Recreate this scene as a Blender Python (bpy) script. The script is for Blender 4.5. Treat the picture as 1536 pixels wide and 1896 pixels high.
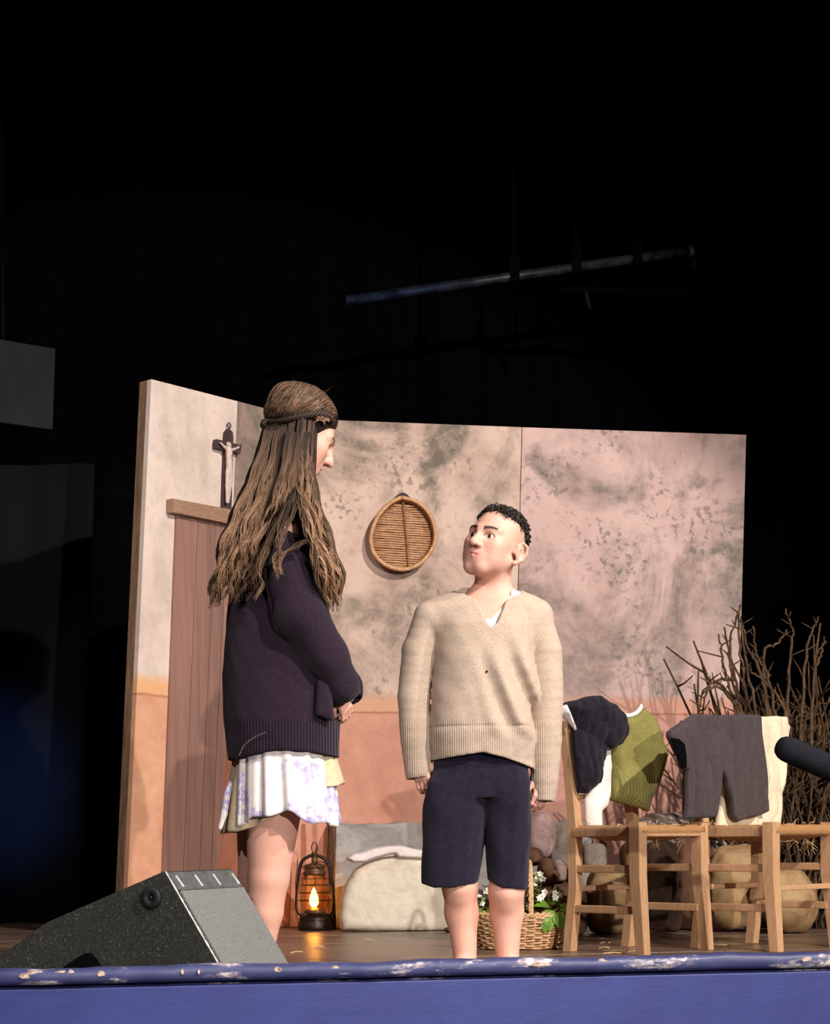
import bpy, bmesh, math, random
import numpy as np
from mathutils import Vector, Matrix

# ------------------------------------------------------------------ camera, world, lights, exposure
for o in list(bpy.data.objects): bpy.data.objects.remove(o)
SC = bpy.context.scene
COL = SC.collection
F_PX, CX, HY, EYE, ROLL = 3200.0, 768.0, 1550.0, 0.42, -0.008
cam_d = bpy.data.cameras.new('camera')
cam_d.sensor_fit = 'VERTICAL'; cam_d.sensor_height = 36.0
cam_d.lens = F_PX / 1896 * 36.0
cam_d.shift_y = (HY - 948.0) / 1896.0
cam_d.clip_start = 0.05; cam_d.clip_end = 100
cam = bpy.data.objects.new('camera', cam_d); COL.objects.link(cam)
cam.location = (0, 0, EYE)
cam.rotation_euler = (Matrix.Rotation(math.pi/2, 4, 'X') @ Matrix.Rotation(ROLL, 4, 'Z')).to_euler()
SC.camera = cam

W = bpy.data.worlds.new('world'); SC.world = W; W.use_nodes = True
W.node_tree.nodes['Background'].inputs[0].default_value = (0.35, 0.45, 1.0, 1)
W.node_tree.nodes['Background'].inputs[1].default_value = 0.0006

def spot(name, loc, target, power, color, size_deg, blend, radius):
    d = bpy.data.lights.new(name, 'SPOT'); d.energy = power; d.color = color
    d.spot_size = math.radians(size_deg); d.spot_blend = blend; d.shadow_soft_size = radius
    o = bpy.data.objects.new(name, d); COL.objects.link(o); o.location = loc
    o.rotation_euler = (Vector(target) - Vector(loc)).to_track_quat('-Z', 'Y').to_euler()
    return o
spot('front_spotlight', (4.6, -0.2, 5.9), (0.1, 6.6, 0.75), 2850, (1.0, 0.92, 0.86), 34, 0.2, 0.07)
spot('low_spotlight', (4.3, -5.0, 2.5), (0.1, 6.6, 1.0), 2500, (1.0, 0.92, 0.87), 27, 0.2, 0.06)
spot('left_spotlight', (-3.2, -1.2, 5.0), (0.1, 6.4, 0.8), 620, (1.0, 0.90, 0.88), 34, 0.2, 0.08)
spot('side_spotlight', (4.7, 2.9, 4.3), (-0.05, 5.1, 0.9), 720, (1.0, 0.95, 0.92), 24, 0.35, 0.05)
spot('blue_wash', (-3.2, 4.8, 1.0), (-2.2, 8.8, 0.70), 900, (0.12, 0.3, 1.0), 16, 1.0, 0.1)
spot('blue_beam', (-1.4, 6.4, 2.5), (-0.1, 8.5, 3.08), 40, (0.10, 0.35, 1.0), 26, 1.0, 0.05)
spot('pipe_fill_light', (1.6, 5.4, 2.2), (1.15, 8.75, 3.3), 4.5, (1.0, 0.8, 0.6), 30, 1.0, 0.05)  # added lamp, unseen, so the overhead pipes and clamps show
SC.view_settings.view_transform = 'Standard'; SC.view_settings.look = 'None'
SC.view_settings.gamma = 1.0; SC.view_settings.use_curve_mapping = False
SC.view_settings.exposure = 0.24

# ------------------------------------------------------------------ helpers: photo pixel -> place
CR, SR = math.cos(ROLL), math.sin(ROLL)
def ray(px, py):
    dx, dy = px - CX, py - HY
    x = CR*dx + SR*dy; y = -SR*dx + CR*dy
    return np.array([x / F_PX, 1.0, -y / F_PX])
O = np.array([0, 0, EYE])
def P(px, py, Y): return O + ray(px, py) * Y
def hit(px, py, p0, n):
    r = ray(px, py); n = np.asarray(n, float)
    t = np.dot(np.asarray(p0, float) - O, n) / np.dot(r, n)
    return O + r * t
def ground(px, py): return hit(px, py, (0, 0, 0), (0, 0, 1))
rng = np.random.default_rng(7); random.seed(7)

# ------------------------------------------------------------------ materials
def srgb(r, g, b):
    f = lambda c: (c/12.92 if c <= .04045 else ((c+.055)/1.055)**2.4)
    return tuple(f(c/255.0) for c in (r, g, b)) + (1.0,)
class NT:
    def __init__(s, name, rough=0.8, spec=0.3):
        s.m = bpy.data.materials.new(name); s.m.use_nodes = True
        s.t = s.m.node_tree; s.b = s.t.nodes['Principled BSDF']
        s.b.inputs['Roughness'].default_value = rough
        s.b.inputs['Specular IOR Level'].default_value = spec
        s.tc = s.t.nodes.new('ShaderNodeTexCoord')
    def n(s, typ, **kw):
        nd = s.t.nodes.new('ShaderNode' + typ)
        for k, v in kw.items():
            if k in nd.inputs: nd.inputs[k].default_value = v
            else: setattr(nd, k, v)
        return nd
    def l(s, a, b): s.t.links.new(a, b)
    def mapping(s, scale=(1, 1, 1), loc=(0, 0, 0), rot=(0, 0, 0), src='Object'):
        m = s.n('Mapping'); m.inputs['Scale'].default_value = scale; m.inputs['Location'].default_value = loc; m.inputs['Rotation'].default_value = rot
        s.l(s.tc.outputs[src], m.inputs[0]); return m.outputs[0]
    def noise(s, vec, scale, detail=6, rough=.6, dist=0.0):
        n = s.n('TexNoise'); n.inputs['Scale'].default_value = scale; n.inputs['Detail'].default_value = detail
        n.inputs['Roughness'].default_value = rough; n.inputs['Distortion'].default_value = dist
        if vec is not None: s.l(vec, n.inputs['Vector'])
        return n.outputs['Fac']
    def ramp(s, fac, stops, interp='LINEAR'):
        r = s.n('ValToRGB'); r.color_ramp.interpolation = interp
        el = r.color_ramp.elements
        while len(el) > 1: el.remove(el[0])
        el[0].position = stops[0][0]; el[0].color = stops[0][1]
        for p, c in stops[1:]:
            e = el.new(p); e.color = c
        s.l(fac, r.inputs[0]); return r.outputs[0]
    def mix(s, fac, a, b, mode='MIX'):
        m = s.n('Mix', data_type='RGBA', blend_type=mode)
        for sock, v in ((m.inputs[0], fac), (m.inputs[6], a), (m.inputs[7], b)):
            if isinstance(v, (int, float)): sock.default_value = v
            elif isinstance(v, tuple): sock.default_value = v
            else: s.l(v, sock)
        return m.outputs[2]
    def math(s, op, a, b=0.0, c=0.0):
        m = s.n('Math', operation=op)
        for i, v in enumerate((a, b, c)):
            if isinstance(v, (int, float)): m.inputs[i].default_value = v
            else: s.l(v, m.inputs[i])
        return m.outputs[0]
    def sep(s, vec):
        x = s.n('SeparateXYZ'); s.l(vec, x.inputs[0]); return x.outputs
    def color(s, c):
        if isinstance(c, tuple): s.b.inputs['Base Color'].default_value = c
        else: s.l(c, s.b.inputs['Base Color'])
        return s
    def bump(s, h, strength=.5, dist=.01):
        b = s.n('Bump'); b.inputs['Strength'].default_value = strength; b.inputs['Distance'].default_value = dist
        s.l(h, b.inputs['Height']); s.l(b.outputs[0], s.b.inputs['Normal']); return s
BLACK, WHITE = (0, 0, 0, 1), (1, 1, 1, 1)
def simple(name, c1, c2=None, rough=.8, scale=30, stretch=(1, 1, 1), bump=.2, bdist=.004, spec=.3, metal=0.0, lo=.35, hi=.65):
    k = NT(name, rough, spec)
    if c2 is None: c2 = tuple(x*.8 for x in c1[:3]) + (1,)
    f = k.noise(k.mapping(stretch), scale, 6, .65)
    k.color(k.ramp(f, [(lo, c2), (hi, c1)]))
    if bump: k.bump(f, bump, bdist)
    k.b.inputs['Metallic'].default_value = metal
    return k.m
def attr_mat(name, rough=.6, spec=.3, bump_scale=0, bump=0.1, sss=0.0, stretch=(1, 1, 1), bdist=.002, var=0.0, vscale=40):
    k = NT(name, rough, spec)
    a = k.n('Attribute', attribute_name='Col'); c = a.outputs['Color']
    if var:
        f = k.noise(k.mapping(stretch), vscale, 4, .6)
        c = k.mix(var, c, k.ramp(f, [(.3, (.25, .25, .25, 1)), (.7, WHITE)]), 'MULTIPLY')
    k.color(c)
    if bump_scale: k.bump(k.noise(k.mapping(stretch), bump_scale, 4, .6), bump, bdist)
    if sss:
        k.b.inputs['Subsurface Weight'].default_value = sss
        k.b.inputs['Subsurface Radius'].default_value = (.012, .005, .003); k.b.inputs['Subsurface Scale'].default_value = .6
    return k.m

# ------------------------------------------------------------------ meshes, things, parts
def empty(name, loc=(0, 0, 0)):
    o = bpy.data.objects.new(name, None); COL.objects.link(o); o.location = tuple(float(v) for v in loc)
    o.empty_display_size = .05; return o
def tag(o, label=None, cat=None, group=None, kind=None):
    if label: o['label'] = label
    if cat: o['category'] = cat
    if group: o['group'] = group
    if kind: o['kind'] = kind
    return o
def thing(name, loc, label, cat, group=None):
    return tag(empty(name, loc), label, cat, group)
def root_loc(o):
    if o is None: return Vector((0, 0, 0))
    return root_loc(o.parent) + (o.matrix_parent_inverse.translation if o.parent else Vector((0, 0, 0))) + o.location
def adopt(o, parent):
    if parent is not None:
        o.parent = parent; o.matrix_parent_inverse = Matrix.Translation(-root_loc(parent))
    return o
def mesh_of(name, v, f, smooth=True):
    me = bpy.data.meshes.new(name)
    if isinstance(v, np.ndarray): v = v.tolist()
    if isinstance(f, np.ndarray): f = f.tolist()
    me.from_pydata([tuple(p) for p in v], [], f)
    if smooth: me.shade_smooth()
    me.update(); return me
def mk(name, v, f, mat, parent=None, smooth=True, colors=None, label=None):
    me = mesh_of(name, v, f, smooth)
    if colors is not None:
        ca = me.color_attributes.new('Col', 'FLOAT_COLOR', 'POINT')
        c = np.ones((len(me.vertices), 4), np.float32); c[:, :3] = colors
        ca.data.foreach_set('color', c.ravel())
    me.materials.append(mat)
    o = bpy.data.objects.new(name, me); COL.objects.link(o)
    if label: o['label'] = label
    return adopt(o, parent)
class MB:
    """collects shapes of ONE part"""
    def __init__(s): s.v = []; s.f = []; s.c = []
    def add(s, v, f, c=None):
        b = len(s.v); s.v += [tuple(map(float, p)) for p in v]; s.f += [tuple(int(i)+b for i in q) for q in f]
        if c is not None: s.c += [tuple(c)]*len(v) if np.ndim(c) == 1 else [tuple(x) for x in c]
        return s
    def box(s, c, size, rot=None, bev=0.0):
        x, y, z = [k/2 for k in size]
        if bev > 0:
            bm = bmesh.new(); bmesh.ops.create_cube(bm, size=1.0)
            for q in bm.verts: q.co = Vector((q.co.x*size[0], q.co.y*size[1], q.co.z*size[2]))
            bmesh.ops.bevel(bm, geom=bm.edges[:], offset=bev, segments=2, affect='EDGES', profile=.6)
            bm.verts.index_update()
            V = [np.array(q.co) for q in bm.verts]; Fc = [[q.index for q in f.verts] for f in bm.faces]; bm.free()
        else:
            V = [np.array((i*x, j*y, k*z)) for i in (-1, 1) for j in (-1, 1) for k in (-1, 1)]
            Fc = [(0, 1, 3, 2), (4, 6, 7, 5), (0, 4, 5, 1), (2, 3, 7, 6), (0, 2, 6, 4), (1, 5, 7, 3)]
        R = np.eye(3) if rot is None else np.asarray(rot)
        return s.add([R @ p + np.asarray(c) for p in V], Fc)
    def prism(s, pts, d):
        """closed polygon pts (3D, planar), extruded by vector d"""
        n = len(pts); d = np.asarray(d, float)
        V = [np.asarray(p, float) for p in pts] + [np.asarray(p, float) + d for p in pts]
        Fc = [tuple(range(n))[::-1], tuple(range(n, 2*n))] + [(i, (i+1) % n, n+(i+1) % n, n+i) for i in range(n)]
        return s.add(V, Fc)
    def tube(s, path, r, n=6, c=None, flat=1.0, caps=True, up=None):
        path = np.asarray(path, float); m = len(path)
        r = np.broadcast_to(np.asarray(r, float), (m,))
        T = np.gradient(path, axis=0); T /= np.linalg.norm(T, axis=1)[:, None] + 1e-12
        u = np.array(up if up is not None else ([0, 0, 1.] if abs(T[0][2]) < .9 else [1., 0, 0]))
        V = []; 
        for i in range(m):
            u = u - T[i]*np.dot(u, T[i]); u /= np.linalg.norm(u) + 1e-12
            w = np.cross(T[i], u)
            for k in range(n):
                a = 2*math.pi*k/n
                V.append(path[i] + r[i]*(math.cos(a)*w + flat*math.sin(a)*u))
        Fc = [(i*n+k, i*n+(k+1) % n, (i+1)*n+(k+1) % n, (i+1)*n+k) for i in range(m-1) for k in range(n)]
        if caps: Fc += [tuple(range(n))[::-1], tuple(range((m-1)*n, m*n))]
        return s.add(V, Fc, None if c is None else c)
    def lathe(s, prof, c, n=20, axis=(0, 0, 1)):
        a = Vector(axis).to_track_quat('Z', 'Y').to_matrix(); V = []; m = len(prof)
        for r, z in prof:
            for k in range(n):
                t = 2*math.pi*k/n
                V.append(np.array(a @ Vector((r*math.cos(t), r*math.sin(t), z))) + np.asarray(c))
        Fc = [(i*n+k, i*n+(k+1) % n, (i+1)*n+(k+1) % n, (i+1)*n+k) for i in range(m-1) for k in range(n)]
        Fc += [tuple(range(n))[::-1], tuple(range((m-1)*n, m*n))]
        return s.add(V, Fc)
    def build(s, name, mat, parent=None, smooth=False, label=None):
        if not s.c and len(s.f) < 20000:
            bm = bmesh.new(); vs = [bm.verts.new(p) for p in s.v]
            for q in s.f:
                try: bm.faces.new([vs[i] for i in q])
                except ValueError: pass
            bm.verts.index_update(); bmesh.ops.recalc_face_normals(bm, faces=bm.faces[:])
            s.f = [tuple(x.index for x in q.verts) for q in bm.faces]; bm.free()
        return mk(name, s.v, s.f, mat, parent, smooth, np.array(s.c) if s.c else None, label)
def copy_obj(o, parent=None, M=None):
    c = o.copy(); COL.objects.link(c); c.parent = parent
    if M is not None: c.matrix_basis = M
    return c
def spline(pts, n):
    """Catmull-Rom through pts -> n points"""
    p = np.asarray(pts, float); p = np.vstack([2*p[0]-p[1], p, 2*p[-1]-p[-2]])
    m = len(p) - 3; out = []
    for t in np.linspace(0, m - 1e-9, n):
        i = int(t); f = t - i; a, b, c, d = p[i:i+4]
        out.append(.5*((2*b) + (c-a)*f + (2*a-5*b+4*c-d)*f*f + (3*b-a-3*c+d)*f**3))
    return np.array(out)

# ------------------------------------------------------------------ signed-distance modelling (bodies, garments, boulders)
class Field:
    def __init__(s, lo, hi, h):
        s.lo = np.asarray(lo, np.float32); s.h = h
        s.n = np.maximum(2, np.ceil((np.asarray(hi) - s.lo)/h).astype(int) + 1)
        ax = [s.lo[i] + h*np.arange(s.n[i], dtype=np.float32) for i in range(3)]
        s.X = ax[0][:, None, None]; s.Y = ax[1][None, :, None]; s.Z = ax[2][None, None, :]
        s.F = np.full(s.n, 1e3, np.float32)
    def frame(s, c, R):
        """local coordinates q = R^T (p - c)"""
        c = np.asarray(c, np.float32); R = np.asarray(R, np.float32)
        x, y, z = s.X - c[0], s.Y - c[1], s.Z - c[2]
        return [R[0, i]*x + R[1, i]*y + R[2, i]*z for i in range(3)]
    def add(s, d, k=0.0):
        if k <= 0: s.F = np.minimum(s.F, d)
        else:
            hh = np.clip(.5 + .5*(s.F - d)/k, 0, 1)
            s.F = s.F + (d - s.F)*hh - k*hh*(1-hh)
        return s
    def sub(s, d, k=0.0):
        if k <= 0: s.F = np.maximum(s.F, -d)
        else:
            hh = np.clip(.5 - .5*(s.F + d)/k, 0, 1)
            s.F = s.F + (-d - s.F)*hh + k*hh*(1-hh)
        return s
    def inter(s, d, k=0.0): return s.sub(-d, k)
    def cap(s, a, b, ra, rb, q=None):
        x, y, z = q if q is not None else (s.X, s.Y, s.Z)
        a = np.asarray(a, np.float32); b = np.asarray(b, np.float32); d = b - a; L = float(d @ d) + 1e-12
        t = np.clip(((x-a[0])*d[0] + (y-a[1])*d[1] + (z-a[2])*d[2])/L, 0, 1)
        return np.sqrt((x-a[0]-t*d[0])**2 + (y-a[1]-t*d[1])**2 + (z-a[2]-t*d[2])**2) - (ra + t*(rb-ra))
    def ell(s, c, r, q=None):
        x, y, z = q if q is not None else (s.X, s.Y, s.Z)
        x, y, z = x-np.float32(c[0]), y-np.float32(c[1]), z-np.float32(c[2]); r = np.asarray(r, np.float32)
        k0 = np.sqrt((x/r[0])**2 + (y/r[1])**2 + (z/r[2])**2)
        k1 = np.sqrt((x/r[0]**2)**2 + (y/r[1]**2)**2 + (z/r[2]**2)**2)
        return k0*(k0-1)/(k1 + 1e-9)
    def loft(s, rows, pw=2.0, off=0.0):
        """rows of (z, cx, cy, a, b): stacked super-ellipses, open range clamped at both ends"""
        rows = sorted(rows); R = np.array(rows, np.float32); z = s.Z
        g = [np.interp(z, R[:, 0], R[:, i]).astype(np.float32) for i in (1, 2, 3, 4)]
        a = np.maximum(g[2] + off, .002); b = np.maximum(g[3] + off, .002)
        d = ((np.abs(s.X-g[0])/a)**pw + (np.abs(s.Y-g[1])/b)**pw)**(1/pw)
        d = (d-1)*np.minimum(a, b)
        return np.maximum(d, np.maximum(R[0, 0]-z, z-R[-1, 0]))
    def chain(s, pts, rad, k=.02):
        for i in range(len(pts)-1): s.add(s.cap(pts[i], pts[i+1], rad[i], rad[i+1]), k)
        return s
    def mesh(s):
        Fv = s.F; S = Fv < 0
        c = np.zeros(np.array(Fv.shape)-1, np.int8)
        sl = lambda o, n: slice(o, n-1+o)
        for i in (0, 1):
            for j in (0, 1):
                for k in (0, 1):
                    c += S[sl(i, s.n[0]), sl(j, s.n[1]), sl(k, s.n[2])]
        I = np.argwhere((c > 0) & (c < 8))
        ids = np.full(c.shape, -1, np.int64); ids[tuple(I.T)] = np.arange(len(I))
        pos = np.zeros((len(I), 3)); cnt = np.zeros(len(I))
        cs = [(i, j, k) for i in (0, 1) for j in (0, 1) for k in (0, 1)]
        for a in cs:
            for ax in range(3):
                if a[ax]: continue
                b = list(a); b[ax] = 1
                A = tuple((I + a).T); B = tuple((I + b).T)
                fa, fb = Fv[A], Fv[B]; m = (fa < 0) != (fb < 0)
                t = np.where(m, fa/(fa-fb+1e-20), 0)
                p = np.tile(np.array(a, float), (len(I), 1)); p[:, ax] = t
                pos += p*m[:, None]; cnt += m
        V = (I + pos/np.maximum(cnt, 1)[:, None])*s.h + s.lo
        quads = []
        for ax in range(3):
            o1, o2 = [(1, 2), (2, 0), (0, 1)][ax]
            s0 = [slice(None)]*3; s1 = [slice(None)]*3
            s0[ax] = slice(0, -1); s1[ax] = slice(1, None)
            E = np.argwhere(S[tuple(s0)] != S[tuple(s1)])
            ok = (E[:, o1] > 0) & (E[:, o2] > 0) & (E[:, o1] < s.n[o1]-1) & (E[:, o2] < s.n[o2]-1)
            E = E[ok]
            ins = S[tuple(E.T)]
            q = []
            for d1, d2 in ((-1, -1), (0, -1), (0, 0), (-1, 0)):
                C = E.copy(); C[:, o1] += d1; C[:, o2] += d2; q.append(ids[tuple(C.T)])
            q = np.stack(q, 1); q[~ins] = q[~ins][:, ::-1]; quads.append(q)
        return V, np.vstack(quads)
def wob(x, y, z, sc, seed, n=5):
    r = np.random.default_rng(seed); out = 0
    for i in range(n):
        k = r.normal(size=3)*np.asarray(sc); out = out + np.sin(k[0]*x + k[1]*y + k[2]*z + r.uniform(0, 6.28)).astype(np.float32)
    return out/n
def join_mesh(parts):
    V = []; Fc = []; b = 0
    for v, f in parts:
        V.append(np.asarray(v)); Fc += (np.asarray(f)+b).tolist(); b += len(v)
    return np.vstack(V), Fc
def poly2d(px, pz, pts):
    """signed distance of 2D points to polygon"""
    d = np.full(np.broadcast(px, pz).shape, 1e9); inside = np.zeros(d.shape, bool); n = len(pts)
    for i in range(n):
        a = pts[i]; b = pts[(i+1) % n]; ex, ez = b[0]-a[0], b[1]-a[1]
        wx, wz = px-a[0], pz-a[1]
        t = np.clip((wx*ex + wz*ez)/(ex*ex+ez*ez+1e-12), 0, 1)
        d = np.minimum(d, (wx-ex*t)**2 + (wz-ez*t)**2)
        c1 = (a[1] > pz) != (b[1] > pz)
        with np.errstate(divide='ignore', invalid='ignore'):
            c2 = px < ex*(pz-a[1])/(b[1]-a[1]+1e-30) + a[0]
        inside ^= (c1 & c2)
    d = np.sqrt(d); return np.where(inside, -d, d).astype(np.float32)
def garment(outline, p0, n, thick, h=.006, wr=.006, freq=(30, 30, 9), seed=1, puff=.03, bulge=0.0, holes=(), ridge=0.0):
    """hanging cloth: outline in photo pixels laid on a real plane, with thickness, soft edges and folds"""
    n = np.asarray(n, float); n = n/np.linalg.norm(n); zv = np.array([0, 0, 1.]); zv = zv - n*np.dot(zv, n); zv /= np.linalg.norm(zv)
    u = np.cross(zv, n); p0 = np.asarray(p0, float)
    flat = lambda ol: [(np.dot(hit(x, y, p0, n)-p0, u), np.dot(hit(x, y, p0, n)-p0, zv)) for x, y in ol]
    pts = flat(outline); A = np.array(pts)
    m = thick + wr*2 + abs(bulge) + .01
    f = Field((A[:, 0].min()-.02, -m, A[:, 1].min()-.02), (A[:, 0].max()+.02, m, A[:, 1].max()+.02), h)
    d2 = poly2d(f.X[:, 0, :], f.Z[0, 0, :][None, :], pts)
    for hh in holes: d2 = np.maximum(d2, -poly2d(f.X[:, 0, :], f.Z[0, 0, :][None, :], flat(hh)))
    d2 = d2[:, None, :]
    soft = np.clip(-d2/puff, 0, 1); t = thick*(.35 + .65*np.sqrt(soft*(2-soft)))
    wv = wob(f.X, 0*f.Y, f.Z, freq, seed, 6); wv2 = wob(f.X, 0*f.Y, f.Z, tuple(1.7*q for q in freq), seed+50, 4)
    w = wr*(wv + ridge*(1.0 - 2.2*np.sqrt(np.abs(wv2)+.002))) - bulge*soft
    f.add(np.maximum(d2, (np.abs(f.Y - w) - t)).astype(np.float32))
    V, Q = f.mesh()
    return p0 + V[:, :1]*u - V[:, 1:2]*n + V[:, 2:]*zv, Q

# ================================================================== THE SETTING
PSI = math.radians(10.2); TP = math.tan(PSI)
LIP_Y, LIP_Z, WALL_H = 4.50, 0.092, 2.40
UX = np.array([math.cos(PSI), math.sin(PSI), 0]); UY = np.array([-math.sin(PSI), math.cos(PSI), 0])
RS = np.column_stack([UX, UY, [0, 0, 1]])
LIP0 = np.array([0, LIP_Y, 0])

def wood_mat(name, c1, c2, stretch, scale=6, rough=.55, spec=.4, bump=.25):
    k = NT(name, rough, spec); v = k.mapping(stretch)
    f = k.noise(v, scale, 8, .65, .6); g = k.noise(k.mapping((1, 1, 1)), 3, 3)
    oi = k.n('ObjectInfo')
    c = k.ramp(f, [(.3, c2), (.7, c1)])
    c = k.mix(.5, c, k.ramp(oi.outputs['Random'], [(0, (.55, .55, .55, 1)), (1, WHITE)]), 'MULTIPLY')
    k.color(k.mix(.35, c, k.ramp(g, [(.3, (.5, .47, .45, 1)), (.7, WHITE)]), 'MULTIPLY'))
    k.bump(f, bump, .003); return k.m
M_floor = wood_mat('stage_boards', srgb(150, 122, 102), srgb(92, 72, 58), (3, 40, 40), rough=.32, spec=.5, bump=.15)
fl = empty('floor', (0, 0, 0)); tag(fl, 'worn brown wooden stage floor boards', 'floor', kind='structure')
plank = MB().box((0, 0, 0), (9.0, .108, .03), bev=.003).build('plank', M_floor)
for i in range(48):
    y = .132 + i*.111
    c = LIP0 + UY*y + UX*random.uniform(-.2, .2) + np.array([.0, 0, -.015 + random.uniform(-.0012, .0006)])
    o = plank if i == 0 else copy_obj(plank)
    o.parent = fl; o.location = c; o.rotation_euler = (0, 0, PSI)

def chipped(name, base, dark, chips, lo, hi, scale, rough=.5):
    k = NT(name, rough, .4); v = k.mapping((1, 1, 1))
    f = k.noise(v, 5, 8, .7); c = k.ramp(f, [(.3, dark), (.7, base)])
    g = k.noise(k.mapping((.35, 1, 1)), scale, 8, .72)
    h2 = k.noise(k.mapping((1, 1, 1)), 60, 4, .6)
    z = k.sep(k.tc.outputs['Object'])
    c = k.mix(k.ramp(g, [(lo, BLACK), (hi, WHITE)]), c, k.ramp(h2, [(.35, srgb(150, 120, 110)), (.55, chips)]))
    k.color(c); k.bump(g, .3, .004); return k.m
M_blue = chipped('blue_stage_paint', srgb(50, 60, 126), srgb(42, 51, 108), srgb(150, 160, 200), .765, .78, 22)
M_lip = chipped('blue_lip_paint', srgb(78, 82, 122), srgb(46, 50, 92), srgb(225, 216, 214), .555, .64, 14, .45)
def in_stage(x, y, z): return LIP0 + UX*x + UY*y + np.array([0, 0, z])
wf = MB().box((0, 0, 0), (9, .05, 1.2), bev=.004).build('wall_front', M_blue)
wf.location = in_stage(0, .026, LIP_Z-.045-.6); wf.rotation_euler = (0, 0, PSI)
tag(wf, 'blue painted board front of the stage below the lip', 'stage front', kind='structure')
# rounded nosing along the stage edge, uneven like old painted wood
lp = MB(); prof = [(-.006, -.034), (-.014, -.024), (-.016, -.008), (-.012, .001), (-.003, .006), (.02, .007), (.06, .004), (.075, -.002), (.076, -.09), (.03, -.09), (.03, -.036)]
xs = np.linspace(-4.5, 4.5, 260); V = []
for x in xs:
    w1 = .0035*math.sin(x*9.1) + .0025*math.sin(x*23+1) + .0015*math.sin(x*61)
    for (a, b) in prof: V.append((x, a + (w1 if a < .03 else 0), b + (w1*.6 if b > -.02 else 0)))
n = len(prof); Fc = [(i*n+k, (i+1)*n+k, (i+1)*n+(k+1) % n, i*n+(k+1) % n) for i in range(len(xs)-1) for k in range(n)]
lp.add(V, [q[::-1] for q in Fc])
lip = lp.build('trim_1', M_lip, smooth=True); lip.location = in_stage(0, 0, LIP_Z); lip.rotation_euler = (0, 0, PSI)
tag(lip, 'chipped blue painted wooden lip along the stage edge', 'stage edge', kind='structure')
M_chip = simple('bare_wood_chip', srgb(220, 200, 186), srgb(140, 104, 88), scale=80, bump=.4)
for px, w in ((48, .045), (62, .05), (78, .03), (112, .03), (132, .018), (187, .022), (337, .01), (368, .008), (513, .02), (517, .012), (620, .02), (1000, .06), (1112, .03), (1490, .04)):
    q = hit(px, 1792 - .0235*px, LIP0 + UX*0 - UY*.013, UY)
    m = MB(); k = 9; a0 = random.uniform(0, 6)
    ring = [(w*.5*math.cos(t)*random.uniform(.6, 1.1), 0, .007*math.sin(t)*random.uniform(.7, 1.2)) for t in np.linspace(0, 2*math.pi, k, endpoint=False)]
    m.prism(ring, (0, -.003, 0)); o = m.build('paint_chip', M_chip, lip)
    o.matrix_parent_inverse = Matrix(); x = np.dot(q-LIP0, UX)
    o.location = (x, -.0145, -.006 + random.uniform(-.004, .004))

# dark house around the set
k = NT('black_drape', .95, .05); k.color(srgb(9, 9, 13)); k.bump(k.noise(k.mapping((1, 1, .05)), 3, 3), .4, .03); M_drape = k.m
k = NT('dark_grey_drape', .95, .05); k.color(srgb(23, 24, 27)); k.bump(k.noise(k.mapping((1, 1, .05)), 60, 3), .3, .002); M_drape2 = k.m
def drape(name, p0, p1, z0, z1, mat, amp, wl, label, kind='structure', cat='curtain', seed=0, lean=0.0):
    p0 = np.array(p0, float); p1 = np.array(p1, float); L = np.linalg.norm(p1-p0); u = (p1-p0)/L; nrm = np.array([u[1], -u[0]])
    N = max(8, int(L/(wl/10))); V = []; r = np.random.default_rng(seed); ph = r.uniform(0, 6, 4)
    for j, z in enumerate(np.linspace(z0, z1, 6)):
        for i in range(N+1):
            s = L*i/N; d = amp*(math.sin(2*math.pi*s/wl + ph[0] + .5*math.sin(s*1.7+ph[1])) + .4*math.sin(2*math.pi*s/wl*2.3+ph[2]))*(1 - .1*j)
            q = p0 + u*(s + lean*(z-z0)) + nrm*d; V.append((q[0], q[1], z))
    Fc = [(j*(N+1)+i, j*(N+1)+i+1, (j+1)*(N+1)+i+1, (j+1)*(N+1)+i) for j in range(5) for i in range(N)]
    o = mk(name, V, Fc, mat, None, True); md = o.modifiers.new('thickness', 'SOLIDIFY'); md.thickness = .006
    return tag(o, label, cat, kind=kind)
drape('wall_back', (-5, 9.4), (6, 11.3), 0.002, 6.5, M_drape, .06, .5, 'black drape closing off the back of the stage', seed=1)
drape('wall_left', (-4.3, 4.2), (-4.3, 9.5), 0.002, 6.5, M_drape, .05, .5, 'black side drape in the left wing', seed=2)
drape('wall_right', (4.6, 11), (4.6, 5.0), 0.002, 6.5, M_drape, .05, .5, 'black side drape in the right wing', seed=3)
cl = MB().box((0, 7, 6.55), (12, 10, .1)).build('ceiling', M_drape); tag(cl, 'black ceiling above the stage', 'ceiling', kind='structure')
# leg curtain at the left of the set, stiff flat folds
c0, c1 = ground(-120, 1709.5)[:2], ground(152, 1708)[:2]
V = []; prof = []
xsn = [(0, 0), (.30, .05), (.32, .07), (.62, .06), (.63, 0.0), (1.0, -.02)]
cu = drape('stage_leg_curtain', c0, c1, .004, 2.33, M_drape2, .022, .42, 'dark grey leg curtain left of the painted set', None, 'curtain', 5, lean=.035)
cu2 = drape('side_curtain', ground(-160, 1711)[:2] + np.array([0, -.15]), ground(-20, 1709.5)[:2] + np.array([0, -.12]), .004, 2.33, M_drape2, .03, .3, 'narrow dark curtain at the far left edge of the stage', None, 'curtain', 8)
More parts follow.
